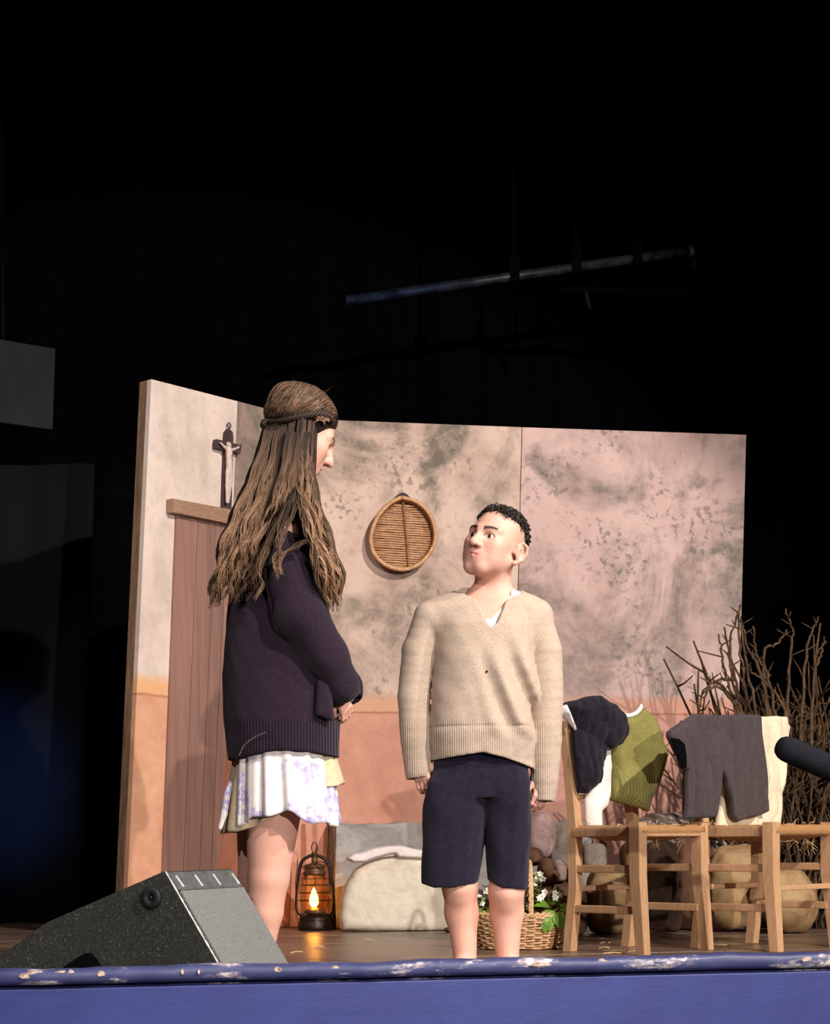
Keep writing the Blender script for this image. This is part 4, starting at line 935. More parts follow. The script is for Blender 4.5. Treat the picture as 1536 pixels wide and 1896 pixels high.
MB().lathe([(.0295, 0), (.0295, .008), (.026, .012), (.012, .012), (.010, .006), (.001, .006)], kp, 28, tuple(sn)).build('rubber_knob', M_rub, mon, True)
MB().lathe([(.0055, .006), (.0055, .011), (.0015, .011)], kp, 14, tuple(sn)).build('knob_bolt', M_blackm, mon, True)
hp = [hit(x, y, sp3(0, 0, 0), sn) + sn*.001 for x, y in ((112, 1798), (122, 1788), (140, 1776), (156, 1766), (168, 1764), (178, 1772), (190, 1792), (192, 1800))]
MB().prism(hp, sn*.003).build('hand_hole', M_drape, mon, label='black hand hole in the side panel')

# ================================================================== LIGHTING BARS overhead
k = NT('pipe_metal', .45, .5); f = k.noise(k.mapping((1, 1, 1)), 14, 5, .7); k.color(k.ramp(f, [(.35, srgb(20, 22, 26)), (.65, srgb(74, 78, 84))])); k.b.inputs['Metallic'].default_value = .3; M_pipe = k.m
b0, b1 = P(640, 557, 8.5), P(1278, 464, 8.8)
bar_ = thing('lighting_pipe', (b0+b1)/2, 'long dark lighting pipe hung high over the set', 'pipe')
MB().tube([b0, b1], .024, 14).build('pipe', M_pipe, bar_, True)
MB().lathe([(.03, -.012), (.032, 0), (.03, .012)], b1, 14, tuple((b1-b0)/np.linalg.norm(b1-b0))).build('end_cap', M_gril, bar_, True)
for t in (.48, .66, .84):
    q = b0*(1-t) + b1*t; MB().box(q + [0, 0, .03], (.05, .06, .13), bev=.008).build('pipe_clamp', M_drape, bar_)
    MB().tube([q + [0, 0, .03], [q[0], q[1], 6.5]], .008, 6).build('hanger', M_drape, bar_)
q = P(1284, 490, 8.78); MB().box(q, (.03, .03, .06), bev=.004).build('hook_plate', M_mask, bar_); MB().tube([b1, q], .006, 6).build('hook_link', M_drape, bar_)
c0_, c1_ = P(1040, 536, 9.0), P(1640, 552, 9.1)
bar2 = thing('lighting_pipe', (c0_+c1_)/2, 'black lighting pipe with small clamps at the upper right', 'pipe')
MB().tube([c0_, c1_], .022, 12).build('pipe', M_drape, bar2, True)
for t in (.1, .9): q = c0_*(1-t)+c1_*t; MB().tube([q, [q[0], q[1], 6.5]], .008, 6).build('hanger', M_drape, bar2)
for pts in ([(1084, 540), (1087, 556), (1092, 572)], [(1404, 547), (1420, 553), (1436, 560)], [(1500, 547), (1502, 556), (1500, 568)]):
    MB().tube([P(x, y, 8.93) for x, y in pts], .011, 8).build('clamp_arm', M_mask, bar2, True)

# ================================================================== PEOPLE
SKIN = np.array(srgb(218, 166, 146)[:3]); LIP = np.array(srgb(212, 138, 128)[:3]); BROW = np.array(srgb(58, 40, 34)[:3]); STUB = np.array(srgb(176, 148, 130)[:3])
M_skin = attr_mat('skin', .5, .35, 220, .08, sss=.12, bdist=.001)
def face_frame(fwd, up):
    f = np.asarray(fwd, float); f /= np.linalg.norm(f); z = np.asarray(up, float); z = z - f*np.dot(z, f); z /= np.linalg.norm(z)
    return np.column_stack([np.cross(f, z), f, z])
def add_head(f, c, R, s, boy=True):
    q = [v/s for v in f.frame(c, R)]
    E = lambda cc, r: f.ell(cc, r, q)*s
    C = lambda a, b, ra, rb: f.cap(a, b, ra, rb, q)*s
    f.add(E((0, -.014, .030), (.074, .093, .083)))
    f.add(E((0, .030, -.022), (.065, .064, .074)), .03*s)
    f.add(E((0, .030, -.066), (.056, .054, .044)), .025*s)
    f.add(C((-.012, .064, -.096), (.012, .064, -.096), .019, .019), .026*s)
    for e in (-1, 1):
        f.add(C((e*.056, -.004, -.050), (e*.022, .068, -.092), .016, .016), .022*s)
        f.add(E((e*.034, .048, -.052), (.030, .030, .034)), .02*s)
        f.add(E((e*.040, .056, -.020), (.024, .022, .022)), .022*s)
        f.add(C((e*.046, .066, .021), (e*.014, .082, .018), .010, .010), .016*s)
    f.add(C((0, .082, .016), (0, .105, -.022), .0090, .0105), .014*s)
    f.sub(E((.032, .096, .000), (.019, .020, .012)), .012*s); f.sub(E((-.032, .096, .000), (.019, .020, .012)), .012*s)
    f.add(C((0, .107, -.027), (0, .109, -.030), .0125, .0125), .006*s)
    for e in (-1, 1):
        f.add(E((e*.0140, .097, -.034), (.0085, .012, .0085)), .006*s)
        f.sub(E((e*.0075, .104, -.0425), (.0046, .0065, .0045)), .003*s)
        # lids round the eyeball
        f.add(E((e*.032, .0700, .000), (.0190, .0156, .0148)), .006*s)
        f.sub(E((e*.032, .0880, -.0005), (.0164, .0130, .0088)), .002*s)
    # mouth
    f.add(E((0, .076, -.064), (.032, .021, .024)), .014*s)
    f.add(C((-.022, .085, -.0610), (-.004, .0950, -.0575), .0030, .0048), .004*s); f.add(C((.022, .085, -.0610), (.004, .0950, -.0575), .0030, .0048), .004*s)
    f.add(C((-.020, .0845, -.0650), (0, .0940, -.0685), .0030, .0056), .004*s); f.add(C((.020, .0845, -.0650), (0, .0940, -.0685), .0030, .0056), .004*s)
    f.sub(C((-.026, .0875, -.0620), (0, .1000, -.0628), .0013, .0016), .002*s); f.sub(C((.026, .0875, -.0620), (0, .1000, -.0628), .0013, .0016), .002*s)
    # ears
    for e in ((-1, 1) if boy else ()):
        hx = [(.073, .000, -.020), (.078, -.003, .002), (.088, -.015, .014), (.096, -.030, .006), (.097, -.034, -.014), (.089, -.026, -.036), (.079, -.011, -.050)]
        f.add(E((e*.085, -.019, -.016), (.0060, .021, .031)), .005*s)
        for (p_, q_), (ra, rb) in zip(zip(hx[:-1], hx[1:]), ((.005, .005), (.005, .005), (.005, .005), (.005, .005), (.005, .006), (.006, .0085))):
            f.add(C((e*p_[0], p_[1], p_[2]), (e*q_[0], q_[1], q_[2]), ra, rb), .003*s)
        f.sub(E((e*.0935, -.015, -.020), (.0080, .0095, .015)), .003*s)
        f.add(C((e*.078, -.001, -.018), (e*.081, -.003, -.026), .0045, .004), .003*s)
    return q
def head_colors(V, c, R, s, boy):
    q = ((V-np.asarray(c)) @ R)/s; col = np.tile(SKIN, (len(V), 1)); x, y, z = np.abs(q[:, 0]), q[:, 1], q[:, 2]
    def blend(m, cc): 
        m = np.clip(m, 0, 1)[:, None]; col[:] = col*(1-m) + np.asarray(cc)*m
    blend(.22*np.exp(-((x-.04)/.02)**2-((z+.03)/.022)**2)*(y > .02), srgb(228, 138, 122)[:3])
    lipm = ((x/.0255)**2 + ((z+.0630)/(.0090 - .12*x*0.9))**2)
    blend((1.25-lipm)*3*(y > .07)*(lipm < 1.25), LIP)
    t = np.clip((x-.013)/.037, 0, 1); bz = .0205 + .0060*np.sin(t*2.2) - .002*t
    blend(np.clip(1.5 - np.abs(z-bz)/(.0066*(1.05-.6*t)), 0, 1)*(x > .012)*(x < .051)*(y > .03), BROW)
    lid = np.clip(1.4 - np.abs(((x-.032)/.0172)**2 + (z/.0094)**2 - 1.0)/.22, 0, 1)*(z > -.002)*(y > .06); blend(.75*lid, BROW)
    if boy:
        fade = np.clip((z - (-.01 + .5*(y-.0)))/.03, 0, 1)*np.clip((.028-y)/.02, 0, 1)*(x > .03); blend(.55*fade*(z > -.02), STUB)
        nape = np.clip((-.045-y)/.02, 0, 1)*np.clip((z+.05)/.03, 0, 1); blend(.8*nape, srgb(92, 70, 58)[:3])
    return col
def eyes(parent, c, R, s, gaze, iris):
    M_eye = bpy.data.materials.get('eye') or attr_mat('eye', .12, .6)
    g = np.asarray(gaze, float); g /= np.linalg.norm(g)
    for e in (-1, 1):
        ec = np.asarray(c) + R @ (np.array([e*.032, .0685, 0])*s); r = .0138*s; V = []; col = []
        a = Vector(g).to_track_quat('Z', 'Y').to_matrix(); N, K = 26, 28
        for i in range(N+1):
            th = math.pi*i/N*1.0
            for k_ in range(K):
                ph = 2*math.pi*k_/K; V.append(ec + r*np.array(a @ Vector((math.sin(th)*math.cos(ph), math.sin(th)*math.sin(ph), math.cos(th)))))
                col.append((.006, .005, .005) if th < .28 else (iris if th < .70 else (.78, .74, .72)))
        mk('eyeball', V, [(i*K+k_, i*K+(k_+1) % K, (i+1)*K+(k_+1) % K, (i+1)*K+k_) for i in range(N) for k_ in range(K)], M_eye, parent, True, np.array(col))
def add_hand(f, wrist, d, nrm, s, curl=.6, side=1, spread=.12):
    """palm, four bent fingers of unequal length and a thumb at the side of the palm; nrm = back of the hand"""
    d = np.asarray(d, float); d /= np.linalg.norm(d); nrm = np.asarray(nrm, float); nrm -= d*np.dot(nrm, d); nrm /= np.linalg.norm(nrm); x = np.cross(d, nrm)*side
    w = np.asarray(wrist, float); pt = lambda a, b, c_: w + (d*a + x*b + nrm*c_)*s
    f.add(f.cap(pt(-.06, 0, 0), pt(.01, 0, 0), .023*s, .021*s), .01*s)
    for b in (-.024, -.008, .008, .024): f.add(f.cap(pt(.005, b*.55, 0), pt(.068, b, 0), .0125*s, .0105*s), .010*s)
    for i, (b, L) in enumerate(((.027, .068), (.009, .078), (-.009, .074), (-.026, .058))):
        p = pt(.07, b, 0); a0 = 0.0; r0 = .0088
        for j, fr in enumerate((.45, .32, .23)):
            a0 += curl*(1.0 if j else .8); dv = d*math.cos(a0) - nrm*math.sin(a0) + x*spread*(b/.027)*(.5 if j == 0 else .2)
            p2 = p + dv*L*fr*s; f.add(f.cap(p, p2, r0*s, (r0-.0009)*s), .0035*s); p = p2; r0 -= .0009
    f.add(f.cap(pt(.012, .022, -.006), pt(.045, .044, -.016), .0125*s, .0105*s), .008*s); f.add(f.cap(pt(.045, .044, -.016), pt(.072, .040, -.030), .0105*s, .0085*s), .004*s)
def bounds(pts, m): p = np.array(pts); return p.min(0)-m, p.max(0)+m
def strands(mb_list, curves): pass

# ------------------------------------------------------------------ the boy
YB = 5.05; B = lambda px, py, dy=0.0: P(px, py, YB+dy); MPP = YB/F_PX
def zpx(py, Y=YB): return P(768, py, Y)[2]
boy = thing('person', (B(908, 1800)[0], YB, 0), 'child in oversized beige jumper and dark shorts looking up at the girl', 'person')
yw, pw, rw = math.radians(35), math.radians(11), math.radians(-11)
bf = (-math.sin(yw)*math.cos(pw), -math.cos(yw)*math.cos(pw), math.sin(pw)); RB = face_frame(bf, (0, 0, 1)); RB = face_frame(bf, RB[:, 2]*math.cos(rw) + RB[:, 0]*math.sin(rw)); HB_ = B(917, 1007); SB_ = .965
lo, hi = bounds([B(838, 932), B(1000, 1204)], .0); lo[1], hi[1] = YB-.155, YB+.13
f = Field(lo, hi, .0021)
q = add_head(f, HB_, RB, SB_)
nb = B(909, 1098, .03)
f.add(f.cap(HB_ + RB @ np.array([0, -.022, -.04]), nb, .050, .053), .03)
f.add(f.cap(B(885, 1114, .02), B(850, 1130, .03), .034, .03), .04); f.add(f.cap(B(932, 1114, .02), B(968, 1132, .03), .034, .03), .04)
f.add(f.loft([(zpx(1230), nb[0], YB+.01, .13, .078), (zpx(1150), nb[0], YB+.015, .125, .07), (zpx(1110), nb[0], YB+.025, .09, .05), (zpx(1096), nb[0], YB+.03, .04, .03)]), .03)
Vh, Qh = f.mesh(); ch = head_colors(Vh, HB_, RB, SB_, True)
# rest of the body
pts = [B(745, 1100), B(1035, 1100), (B(900, 1800)[0], YB, 0)]; lo, hi = bounds(pts, .03); lo[1], hi[1] = YB-.24, YB+.14; lo[2] = -.004
f = Field(lo, hi, .0055)
f.add(f.loft([(zpx(1478), B(890, 1400)[0], YB, .10, .06), (zpx(1400), B(890, 1400)[0], YB, .105, .065), (zpx(1250), B(895, 1300)[0], YB, .11, .07), (zpx(1150), nb[0], YB+.01, .13, .072), (zpx(1118), nb[0], YB+.02, .10, .05)]))
for s_, hip, kn, an in ((-1, (842, 1500), (851, 1640), (861, 1782)), (1, (945, 1500), (937, 1650), (939, 1782))):
    an3 = B(*an); an3[2] = .065
    f.chain([B(*hip), B(*kn, -.012), B(kn[0]+(an[0]-kn[0])*.35, 1690, .012), an3, ], [.058, .049, .047, .033], .02)
    f.add(f.cap(B(kn[0], kn[1]+8, -.035), B(kn[0], kn[1]+20, -.03), .026, .022), .03)
    ft = an3.copy(); ft[2] = .03; f.add(f.cap(ft + [0, .03, 0], ft + [s_*.03, -.13, -.006], .034, .024), .03); f.add(f.cap(ft + [s_*.01, -.06, -.004], ft + [s_*.028, -.135, -.008], .032, .026), .02)
f.chain([B(808, 1152), B(770, 1290, .015), B(776, 1425)], [.026, .022, .022], .004); f.chain([B(982, 1152), B(1010, 1300, .015), B(1004, 1470)], [.026, .022, .022], .004)
f.inter(-f.Z + .001 + 0*f.F)
V2, Q2 = f.mesh()
hands = []
for w, d, nr, sd, cv in ((B(779, 1408, -.01), (.10, -.12, -1), (-.55, -.85, 0), -1, .42), (B(1002, 1440, -.005), (-.08, -.12, -1), (.6, -.8, 0), 1, .5)):
    f = Field(np.asarray(w)-[.075, .09, .145], np.asarray(w)+[.075, .075, .07], .0022); add_hand(f, w, d, nr, .80, cv, sd); hands.append(f.mesh())
V, Fc = join_mesh([(Vh, Qh), (V2, Q2)] + hands); cols = np.vstack([ch, np.tile(SKIN, (len(V)-len(Vh), 1))])
mk('body', V, Fc, M_skin, boy, True, cols)
eyes(boy, HB_, RB, SB_, (-.80, -.55, .22), (.032, .016, .008))
# hair: dark cap on top, short curls
M_hair = attr_mat('hair', .55, .3, 0)
def hair_cap_boy():
    lo, hi = bounds([B(838, 925), B(1000, 1060)], 0.0); lo[1], hi[1] = YB-.13, YB+.14
    f = Field(lo, hi, .003); q = [v/SB_ for v in f.frame(HB_, RB)]
    f.add(f.ell((0, -.015, .032), (.078, .096, .083), q)*SB_ + .0025*wob(f.X, f.Y, f.Z, (180, 180, 180), 3))
    # hairline: high at the front, dropping to the nape; shaved sides stay free
    line = np.interp(q[1], [-.11, -.075, -.03, .02, .055, .08], [-.045, -.005, .042, .068, .083, .094]).astype(np.float32)
    side = np.clip((np.abs(q[0])-.045)/.03, 0, 1)*np.interp(q[1], [-.1, -.06, .0, .06], [.0, .012, .012, -.012]).astype(np.float32)
    f.inter((line + side - q[2])*SB_*.8, .008)
    return f.mesh()
V, Q = hair_cap_boy(); r = np.random.default_rng(21)
hb = MB(); hb.add(V, Q, np.tile((.010, .0075, .006), (len(V), 1)))
ctr = np.asarray(HB_) + RB @ np.array([0, -.015, .03])
for i in range(1500):
    p = V[r.integers(len(V))]; nrm = p-ctr; nrm /= np.linalg.norm(nrm)
    ql = (RB.T @ (p-np.asarray(HB_)))/SB_
    if (nrm @ RB[:, 2]) < -.25 or ql[2] < -.02: continue
    tg = np.cross(nrm, r.normal(size=3)); tg /= np.linalg.norm(tg); L = r.uniform(.008, .017)*(1.35 if ql[1] > .03 else 1)
    a = p - nrm*.003; pth = spline([a, a+nrm*L*.45+tg*L*.2, a+nrm*L*.6+tg*L*.75, a+nrm*L*.3+tg*L*1.15], 7)
    g = r.uniform(.6, 2.2)**2; hb.tube(pth, np.linspace(.0023, .0009, 7), 4, (.013*g, .0092*g, .0066*g), caps=False)
hb.build('hair', M_hair, boy, True, 'short dark curly hair with shaved sides')
# jumper
M_beige = cloth_mat('beige_knit', srgb(196, 176, 157), srgb(174, 152, 134), 170, (0.0, 980, zpx(1352)), bump=.3)
lo, hi = bounds([B(722, 1075), B(1056, 1510)], 0.0); lo[1], hi[1] = YB-.19, YB+.16
f = Field(lo, hi, .0038); X = lambda px: B(px, 1250)[0]
f.add(f.loft([(zpx(1450), X(892), YB-.005, .152, .108), (zpx(1410), X(891), YB-.005, .150, .104), (zpx(1360), X(892), YB-.005, .160, .112), (zpx(1300), X(895), YB-.005, .152, .108), (zpx(1220), X(899), YB, .150, .102), (zpx(1160), X(900), YB+.006, .165, .094), (zpx(1125), X(904), YB+.014, .150, .078), (zpx(1104), X(905), YB+.022, .105, .055), (zpx(1092), X(905), YB+.025, .06, .035)], 2.2))
f.add(f.cap(B(862, 1112, .02), B(798, 1142, .01), .034, .05), .045); f.add(f.cap(B(945, 1112, .02), B(990, 1142, .01), .034, .05), .045)
# soft folds
xr, zr = f.X - X(900), f.Z - zpx(1300)
fold = .012*np.sin(70*xr + 14*zr + 2.0*np.sin(9*zr))*np.clip((X(880)-f.X)/-.08, 0, 1)*np.clip((zpx(1180)-f.Z)/.1, 0, 1)*np.clip((f.Z-zpx(1375))/.05, 0, 1)
f.F = f.F + fold.astype(np.float32) + .0042*wob(f.X, f.Y, f.Z, (28, 26, 12), 31) + .002*wob(f.X, f.Y, f.Z, (60, 60, 70), 32)
band = np.clip((f.Z-zpx(1352))/.004, 0, 1)*np.clip((zpx(1346)-f.Z)/.004, 0, 1); f.F = f.F + (.0025*band).astype(np.float32)*(np.abs(f.X-X(892)) < .155)
# hem, cuffs, V neck
hz = np.interp(f.X, [X(795), X(840), X(890), X(930), X(985)], [zpx(1410), zpx(1404), zpx(1397), zpx(1407), zpx(1426)]).astype(np.float32)
f.inter(hz - f.Z + 0*f.F)
cav = f.loft([(zpx(1460), X(892), YB-.005, .130, .088), (zpx(1388), X(892), YB-.005, .130, .086)]); f.sub(cav)
for ch_, rd in (([B(797, 1145, .01), B(775, 1205, .01), B(766, 1290, .005), B(770, 1370), B(775, 1425), B(776, 1446)], [.050, .050, .047, .045, .041, .037]),
                ([B(990, 1145, .01), B(1008, 1205, .01), B(1013, 1290, .005), B(1011, 1370), B(1007, 1440), B(1006, 1482)], [.050, .050, .047, .045, .042, .034])):
    g = Field.__new__(Field); g.__dict__ = dict(f.__dict__); g.F = np.full(f.n, 1e3, np.float32); g.chain(ch_, rd, .004); f.add(g.F + .002*wob(f.X, f.Y, f.Z, (26, 26, 20), 33) + .0016*wob(f.X, f.Y, f.Z, (50, 50, 90), 34), .006)
for a, dv, rr in ((B(776, 1441), (.12, -.05, -1), .030), (B(1006, 1484), (-.05, -.05, -1), .027)):
    dv = np.asarray(dv)/np.linalg.norm(dv); pl_ = -((f.X-a[0])*dv[0] + (f.Y-a[1])*dv[1] + (f.Z-a[2])*dv[2])
    near = np.sqrt((f.X-a[0])**2 + (f.Y-a[1])**2 + (f.Z-a[2])**2) - .08
    f.sub(np.maximum(pl_, near)); f.sub(f.cap(a+dv*.02, a-dv*.03, rr, rr))
vp = [(842, 1060), (842, 1092), (862, 1103), (878, 1112), (890, 1138), (899, 1160), (908, 1168), (917, 1160), (927, 1136), (936, 1114), (948, 1108), (964, 1101), (964, 1060)]
vw = [(B(x, y)[0], B(x, y)[2]) for x, y in vp]
d2 = poly2d(f.X[:, 0, :], f.Z[0, 0, :][None, :], vw)[:, None, :] + .0018*wob(f.X, f.Y, f.Z, (300, 0, 300), 5)
f.sub(np.maximum(d2, f.Y - (YB+.035)).astype(np.float32), .004)
f.sub(f.cap(nb, nb + [0, 0, .1], .058, .062), .004)
Vj, Qj = f.mesh(); jm = mk('jumper', Vj, Qj, M_beige, boy)
bj = B(899, 1251); yj = Vj[np.argmin((Vj[:, 0]-bj[0])**2*9 + (Vj[:, 2]-bj[2])**2*9 + (Vj[:, 1]-YB+.11)**2)]
MB().lathe([(.0001, -.001), (.0034, 0), (.0026, .0012), (.0001, .0014)], yj + [0, -.002, 0], 10, (0, -1, 0)).build('snag_hole', M_drape, jm, label='tiny dark hole in the knit')
# undershirt in the neckline
lo, hi = bounds([B(830, 1085), B(985, 1200)], .0); lo[1], hi[1] = YB-.11, YB+.08
f = Field(lo, hi, .0035)
f.add(f.loft([(zpx(1210), X(900), YB+.008, .15, .086), (zpx(1160), X(900), YB+.01, .148, .080), (zpx(1125), X(904), YB+.016, .132, .065), (zpx(1104), X(905), YB+.024, .09, .046)], 2.2)); f.add(f.cap(B(945, 1114, .012), B(985, 1140, .01), .034, .05), .03)
vw = [(B(x, y)[0], B(x, y)[2]) for x, y in ((830, 1050), (830, 1100), (870, 1110), (884, 1136), (893, 1150), (900, 1151), (908, 1150), (918, 1138), (930, 1126), (938, 1112), (944, 1106), (946, 1050))]
d2 = poly2d(f.X[:, 0, :], f.Z[0, 0, :][None, :], vw)[:, None, :]; f.sub(np.maximum(d2, f.Y-(YB+.03)).astype(np.float32), .003)
f.sub(f.cap(nb, nb + [0, 0, .1], .054, .055), .003)
V, Q = f.mesh(); mk('undershirt', V, Q, M_whitec, boy)
# shorts
M_short = cloth_mat('dark_corduroy', srgb(38, 32, 50), srgb(26, 22, 36), 60, bump=.25)
lo, hi = bounds([B(768, 1370), B(1000, 1660)], .0); lo[1], hi[1] = YB-.14, YB+.13
f = Field(lo, hi, .0042)
row = lambda py, xl, xr_, b, dy=0: (zpx(py), (B(xl, py)[0]+B(xr_, py)[0])/2, YB+dy, (B(xr_, py)[0]-B(xl, py)[0])/2, b)
f.add(f.loft([row(1385, 810, 970, .074), row(1430, 804, 976, .082), row(1478, 802, 976, .084)], 2.3))
g = f.loft([row(1385, 812, 912, .074), row(1425, 802, 910, .082), row(1450, 790, 906, .090), row(1490, 783, 899, .092), row(1560, 782, 894, .088), row(1650, 780, 882, .086)], 2.3); f.add(g, .012)
g2 = f.loft([row(1385, 880, 968, .074), row(1425, 886, 975, .082), row(1450, 890, 983, .090), row(1490, 899, 983, .092), row(1560, 900, 982, .086), row(1655, 905, 975, .080)], 2.3); f.add(g2, .012)
f.F = f.F + .0055*wob(f.X, f.Y, f.Z, (34, 30, 12), 41) + .003*wob(f.X, f.Y, f.Z, (70, 70, 40), 42)
hz = np.interp(f.X, [X(778), X(800), X(840), X(884), X(900), X(925), X(978)], [zpx(1636), zpx(1643), zpx(1641), zpx(1634), zpx(1630), zpx(1644), zpx(1648)]).astype(np.float32); f.inter(hz - f.Z + 0*f.F)
f.sub(f.loft([row(1665, 794, 870, .066), row(1605, 798, 876, .064)])); f.sub(f.loft([row(1665, 917, 963, .062), row(1605, 917, 964, .062)]))
V, Q = f.mesh(); mk('shorts', V, Q, M_short, boy)

# ------------------------------------------------------------------ the girl
YG = 5.10; G = lambda px, py, dy=0.0: P(px, py, YG+dy)
gz = lambda py: P(500, py, YG)[2]; GX = lambda px: P(px, 1250, YG)[0]
girl = thing('person', (G(500, 1800)[0], YG, 0), 'girl with long wavy brown hair in dark purple cardigan seen from behind', 'person')
fi, th = math.radians(19), math.radians(29)
gf = (math.cos(fi)*math.cos(th), math.sin(fi)*math.cos(th), -math.sin(th)); RG = face_frame(gf, (.3, 0, 1)); HG = G(557, 801); SG = 1.07
lo, hi = bounds([G(470, 705), G(640, 985)], .0); lo[1], hi[1] = YG-.14, YG+.16
f = Field(lo, hi, .0026); add_head(f, HG, RG, SG, False)
gn_ = G(520, 930, .01)
f.add(f.cap(HG + RG @ np.array([0, -.03, -.045]), gn_, .052, .056), .03); f.add(f.cap(gn_, G(508, 1000, .01), .06, .10), .04)
Vh, Qh = f.mesh(); chh = head_colors(Vh, HG, RG, SG, False)
lo, hi = bounds([G(410, 930), G(690, 1000), (G(470, 1800)[0], YG, 0)], .05); lo[1], hi[1] = YG-.22, YG+.26; lo[2] = -.004
f = Field(lo, hi, .0065)
f.add(f.loft([(gz(1500), GX(508), YG, .085, .09), (gz(1400), GX(512), YG, .095, .09), (gz(1250), GX(510), YG, .10, .12), (gz(1100), GX(505), YG, .095, .12), (gz(985), GX(508), YG, .08, .12), (gz(950), GX(512), YG, .05, .08)]))
for hip, kn, an, dy in (((508, 1470), (497, 1625), (482, 1785), -.035), ((490, 1470), (478, 1625), (478, 1785), .09)):
    an3 = G(*an, dy+.02); an3[2] = .07
    f.chain([G(*hip, dy), G(*kn, dy), G(kn[0]-8, 1690, dy+.01), an3], [.088, .060, .054, .036], .012)
    ft = an3.copy(); ft[2] = .032; f.add(f.cap(ft - [.03, 0, 0], ft + [.06, .10, -.010], .034, .022), .03)
f.chain([G(520, 985, -.14), G(545, 1140, -.15), G(632, 1275, -.06)], [.05, .042, .03], .02); f.chain([G(520, 985, .14), G(560, 1150, .15), G(640, 1285, .03)], [.05, .042, .03], .02)
f.inter(-f.Z + .001 + 0*f.F); V2, Q2 = f.mesh(); hands = []
for w, d, nr, sd in ((G(624, 1284, -.055), (.42, .30, -.75), (.55, -.75, .3), 1), (G(640, 1288, .045), (-.2, -.55, -.8), (.85, .3, .2), -1)):
    f = Field(np.asarray(w)-[.11, .11, .13], np.asarray(w)+[.11, .11, .08], .0028); add_hand(f, w, d, nr, .78, .65, sd); hands.append(f.mesh())
V, Fc = join_mesh([(Vh, Qh), (V2, Q2)] + hands); mk('body', V, Fc, M_skin, girl, True, np.vstack([chh, np.tile(SKIN, (len(V)-len(Vh), 1))]))
eyes(girl, HG, RG, SG, (.85, .1, -.5), (.03, .016, .008))
# cardigan
M_card = cloth_mat('purple_knit', srgb(48, 33, 48), srgb(30, 20, 31), 150, (0.1, 700, gz(1345)), bump=.5)
lo, hi = bounds([G(395, 900), G(685, 1425)], .0); lo[1], hi[1] = YG-.27, YG+.24
f = Field(lo, hi, .0046)
cr_ = lambda py, xl, xr_, b: (gz(py), (G(xl, py)[0]+G(xr_, py)[0])/2, YG, (G(xr_, py)[0]-G(xl, py)[0])/2, b)
f.add(f.loft([cr_(1430, 423, 628, .165), cr_(1400, 420, 626, .162), cr_(1340, 414, 628, .17), cr_(1250, 412, 622, .168), cr_(1150, 418, 610, .16), cr_(1080, 426, 596, .158), cr_(1000, 440, 582, .165), cr_(965, 452, 572, .150), cr_(938, 475, 560, .10), cr_(922, 492, 548, .06)], 2.2))
for sg, pts_, rd in ((-1, [G(512, 985, -.135), G(530, 1060, -.165), G(556, 1140, -.165), G(602, 1215, -.13), G(632, 1268, -.09), G(640, 1284, -.07)], [.058, .066, .074, .062, .050, .043]),
                     (1, [G(512, 985, .135), G(535, 1060, .165), G(560, 1145, .165), G(610, 1220, .11), G(640, 1272, .05), G(646, 1284, .03)], [.058, .064, .066, .056, .046, .040])):
    g = Field.__new__(Field); g.__dict__ = dict(f.__dict__); g.F = np.full(f.n, 1e3, np.float32); g.chain(pts_, rd, .02); f.add(g.F, .012)
f.F = f.F + .005*wob(f.X, f.Y, f.Z, (20, 20, 16), 51) + .0025*wob(f.X, f.Y, f.Z, (55, 55, 45), 52)
hz = np.interp(f.X, [GX(415), GX(450), GX(520), GX(580), GX(630)], [gz(1409), gz(1406), gz(1393), gz(1396), gz(1405)]).astype(np.float32)
f.inter(np.where(f.Z < gz(1330), hz - f.Z, -1.0).astype(np.float32) + 0*f.F)
f.sub(f.loft([cr_(1440, 433, 617, .152), cr_(1370, 428, 618, .152)]))
for a, dv, rr in ((G(644, 1292, -.062), (.42, .32, -.8), .034), (G(648, 1292, .022), (.1, -.5, -.8), .03)):
    dv = np.asarray(dv)/np.linalg.norm(dv); pl_ = -((f.X-a[0])*dv[0] + (f.Y-a[1])*dv[1] + (f.Z-a[2])*dv[2]); near = np.sqrt((f.X-a[0])**2 + (f.Y-a[1])**2 + (f.Z-a[2])**2) - .075
    f.sub(np.maximum(pl_, near)); f.sub(f.cap(a+dv*.02, a-dv*.025, rr, rr))
V, Q = f.mesh(); cd = mk('cardigan', V, Q, M_card, girl)
V, Q = garment([(587, 1260), (600, 1257), (611, 1262), (613, 1290), (616, 1325), (613, 1336), (600, 1330), (584, 1324), (585, 1290)], G(600, 1300, -.135), (.55, -.83, 0), .014, h=.0045, wr=.003, seed=61, bulge=.005); mk('pocket', V, Q, M_card, cd)
pw_ = spline([G(443, 1398, -.150), G(452, 1380, -.155), G(470, 1366, -.163), G(492, 1356, -.168)], 30); tk = MB()
for i in range(0, 29, 2): tk.tube([pw_[i]+[0, -.004, 0], pw_[i+1]+[0, -.004, 0]], .0016, 4)
tk.build('pale_stitching', simple('pale_thread', srgb(150, 138, 140), srgb(110, 100, 104), scale=60, bump=0), cd)
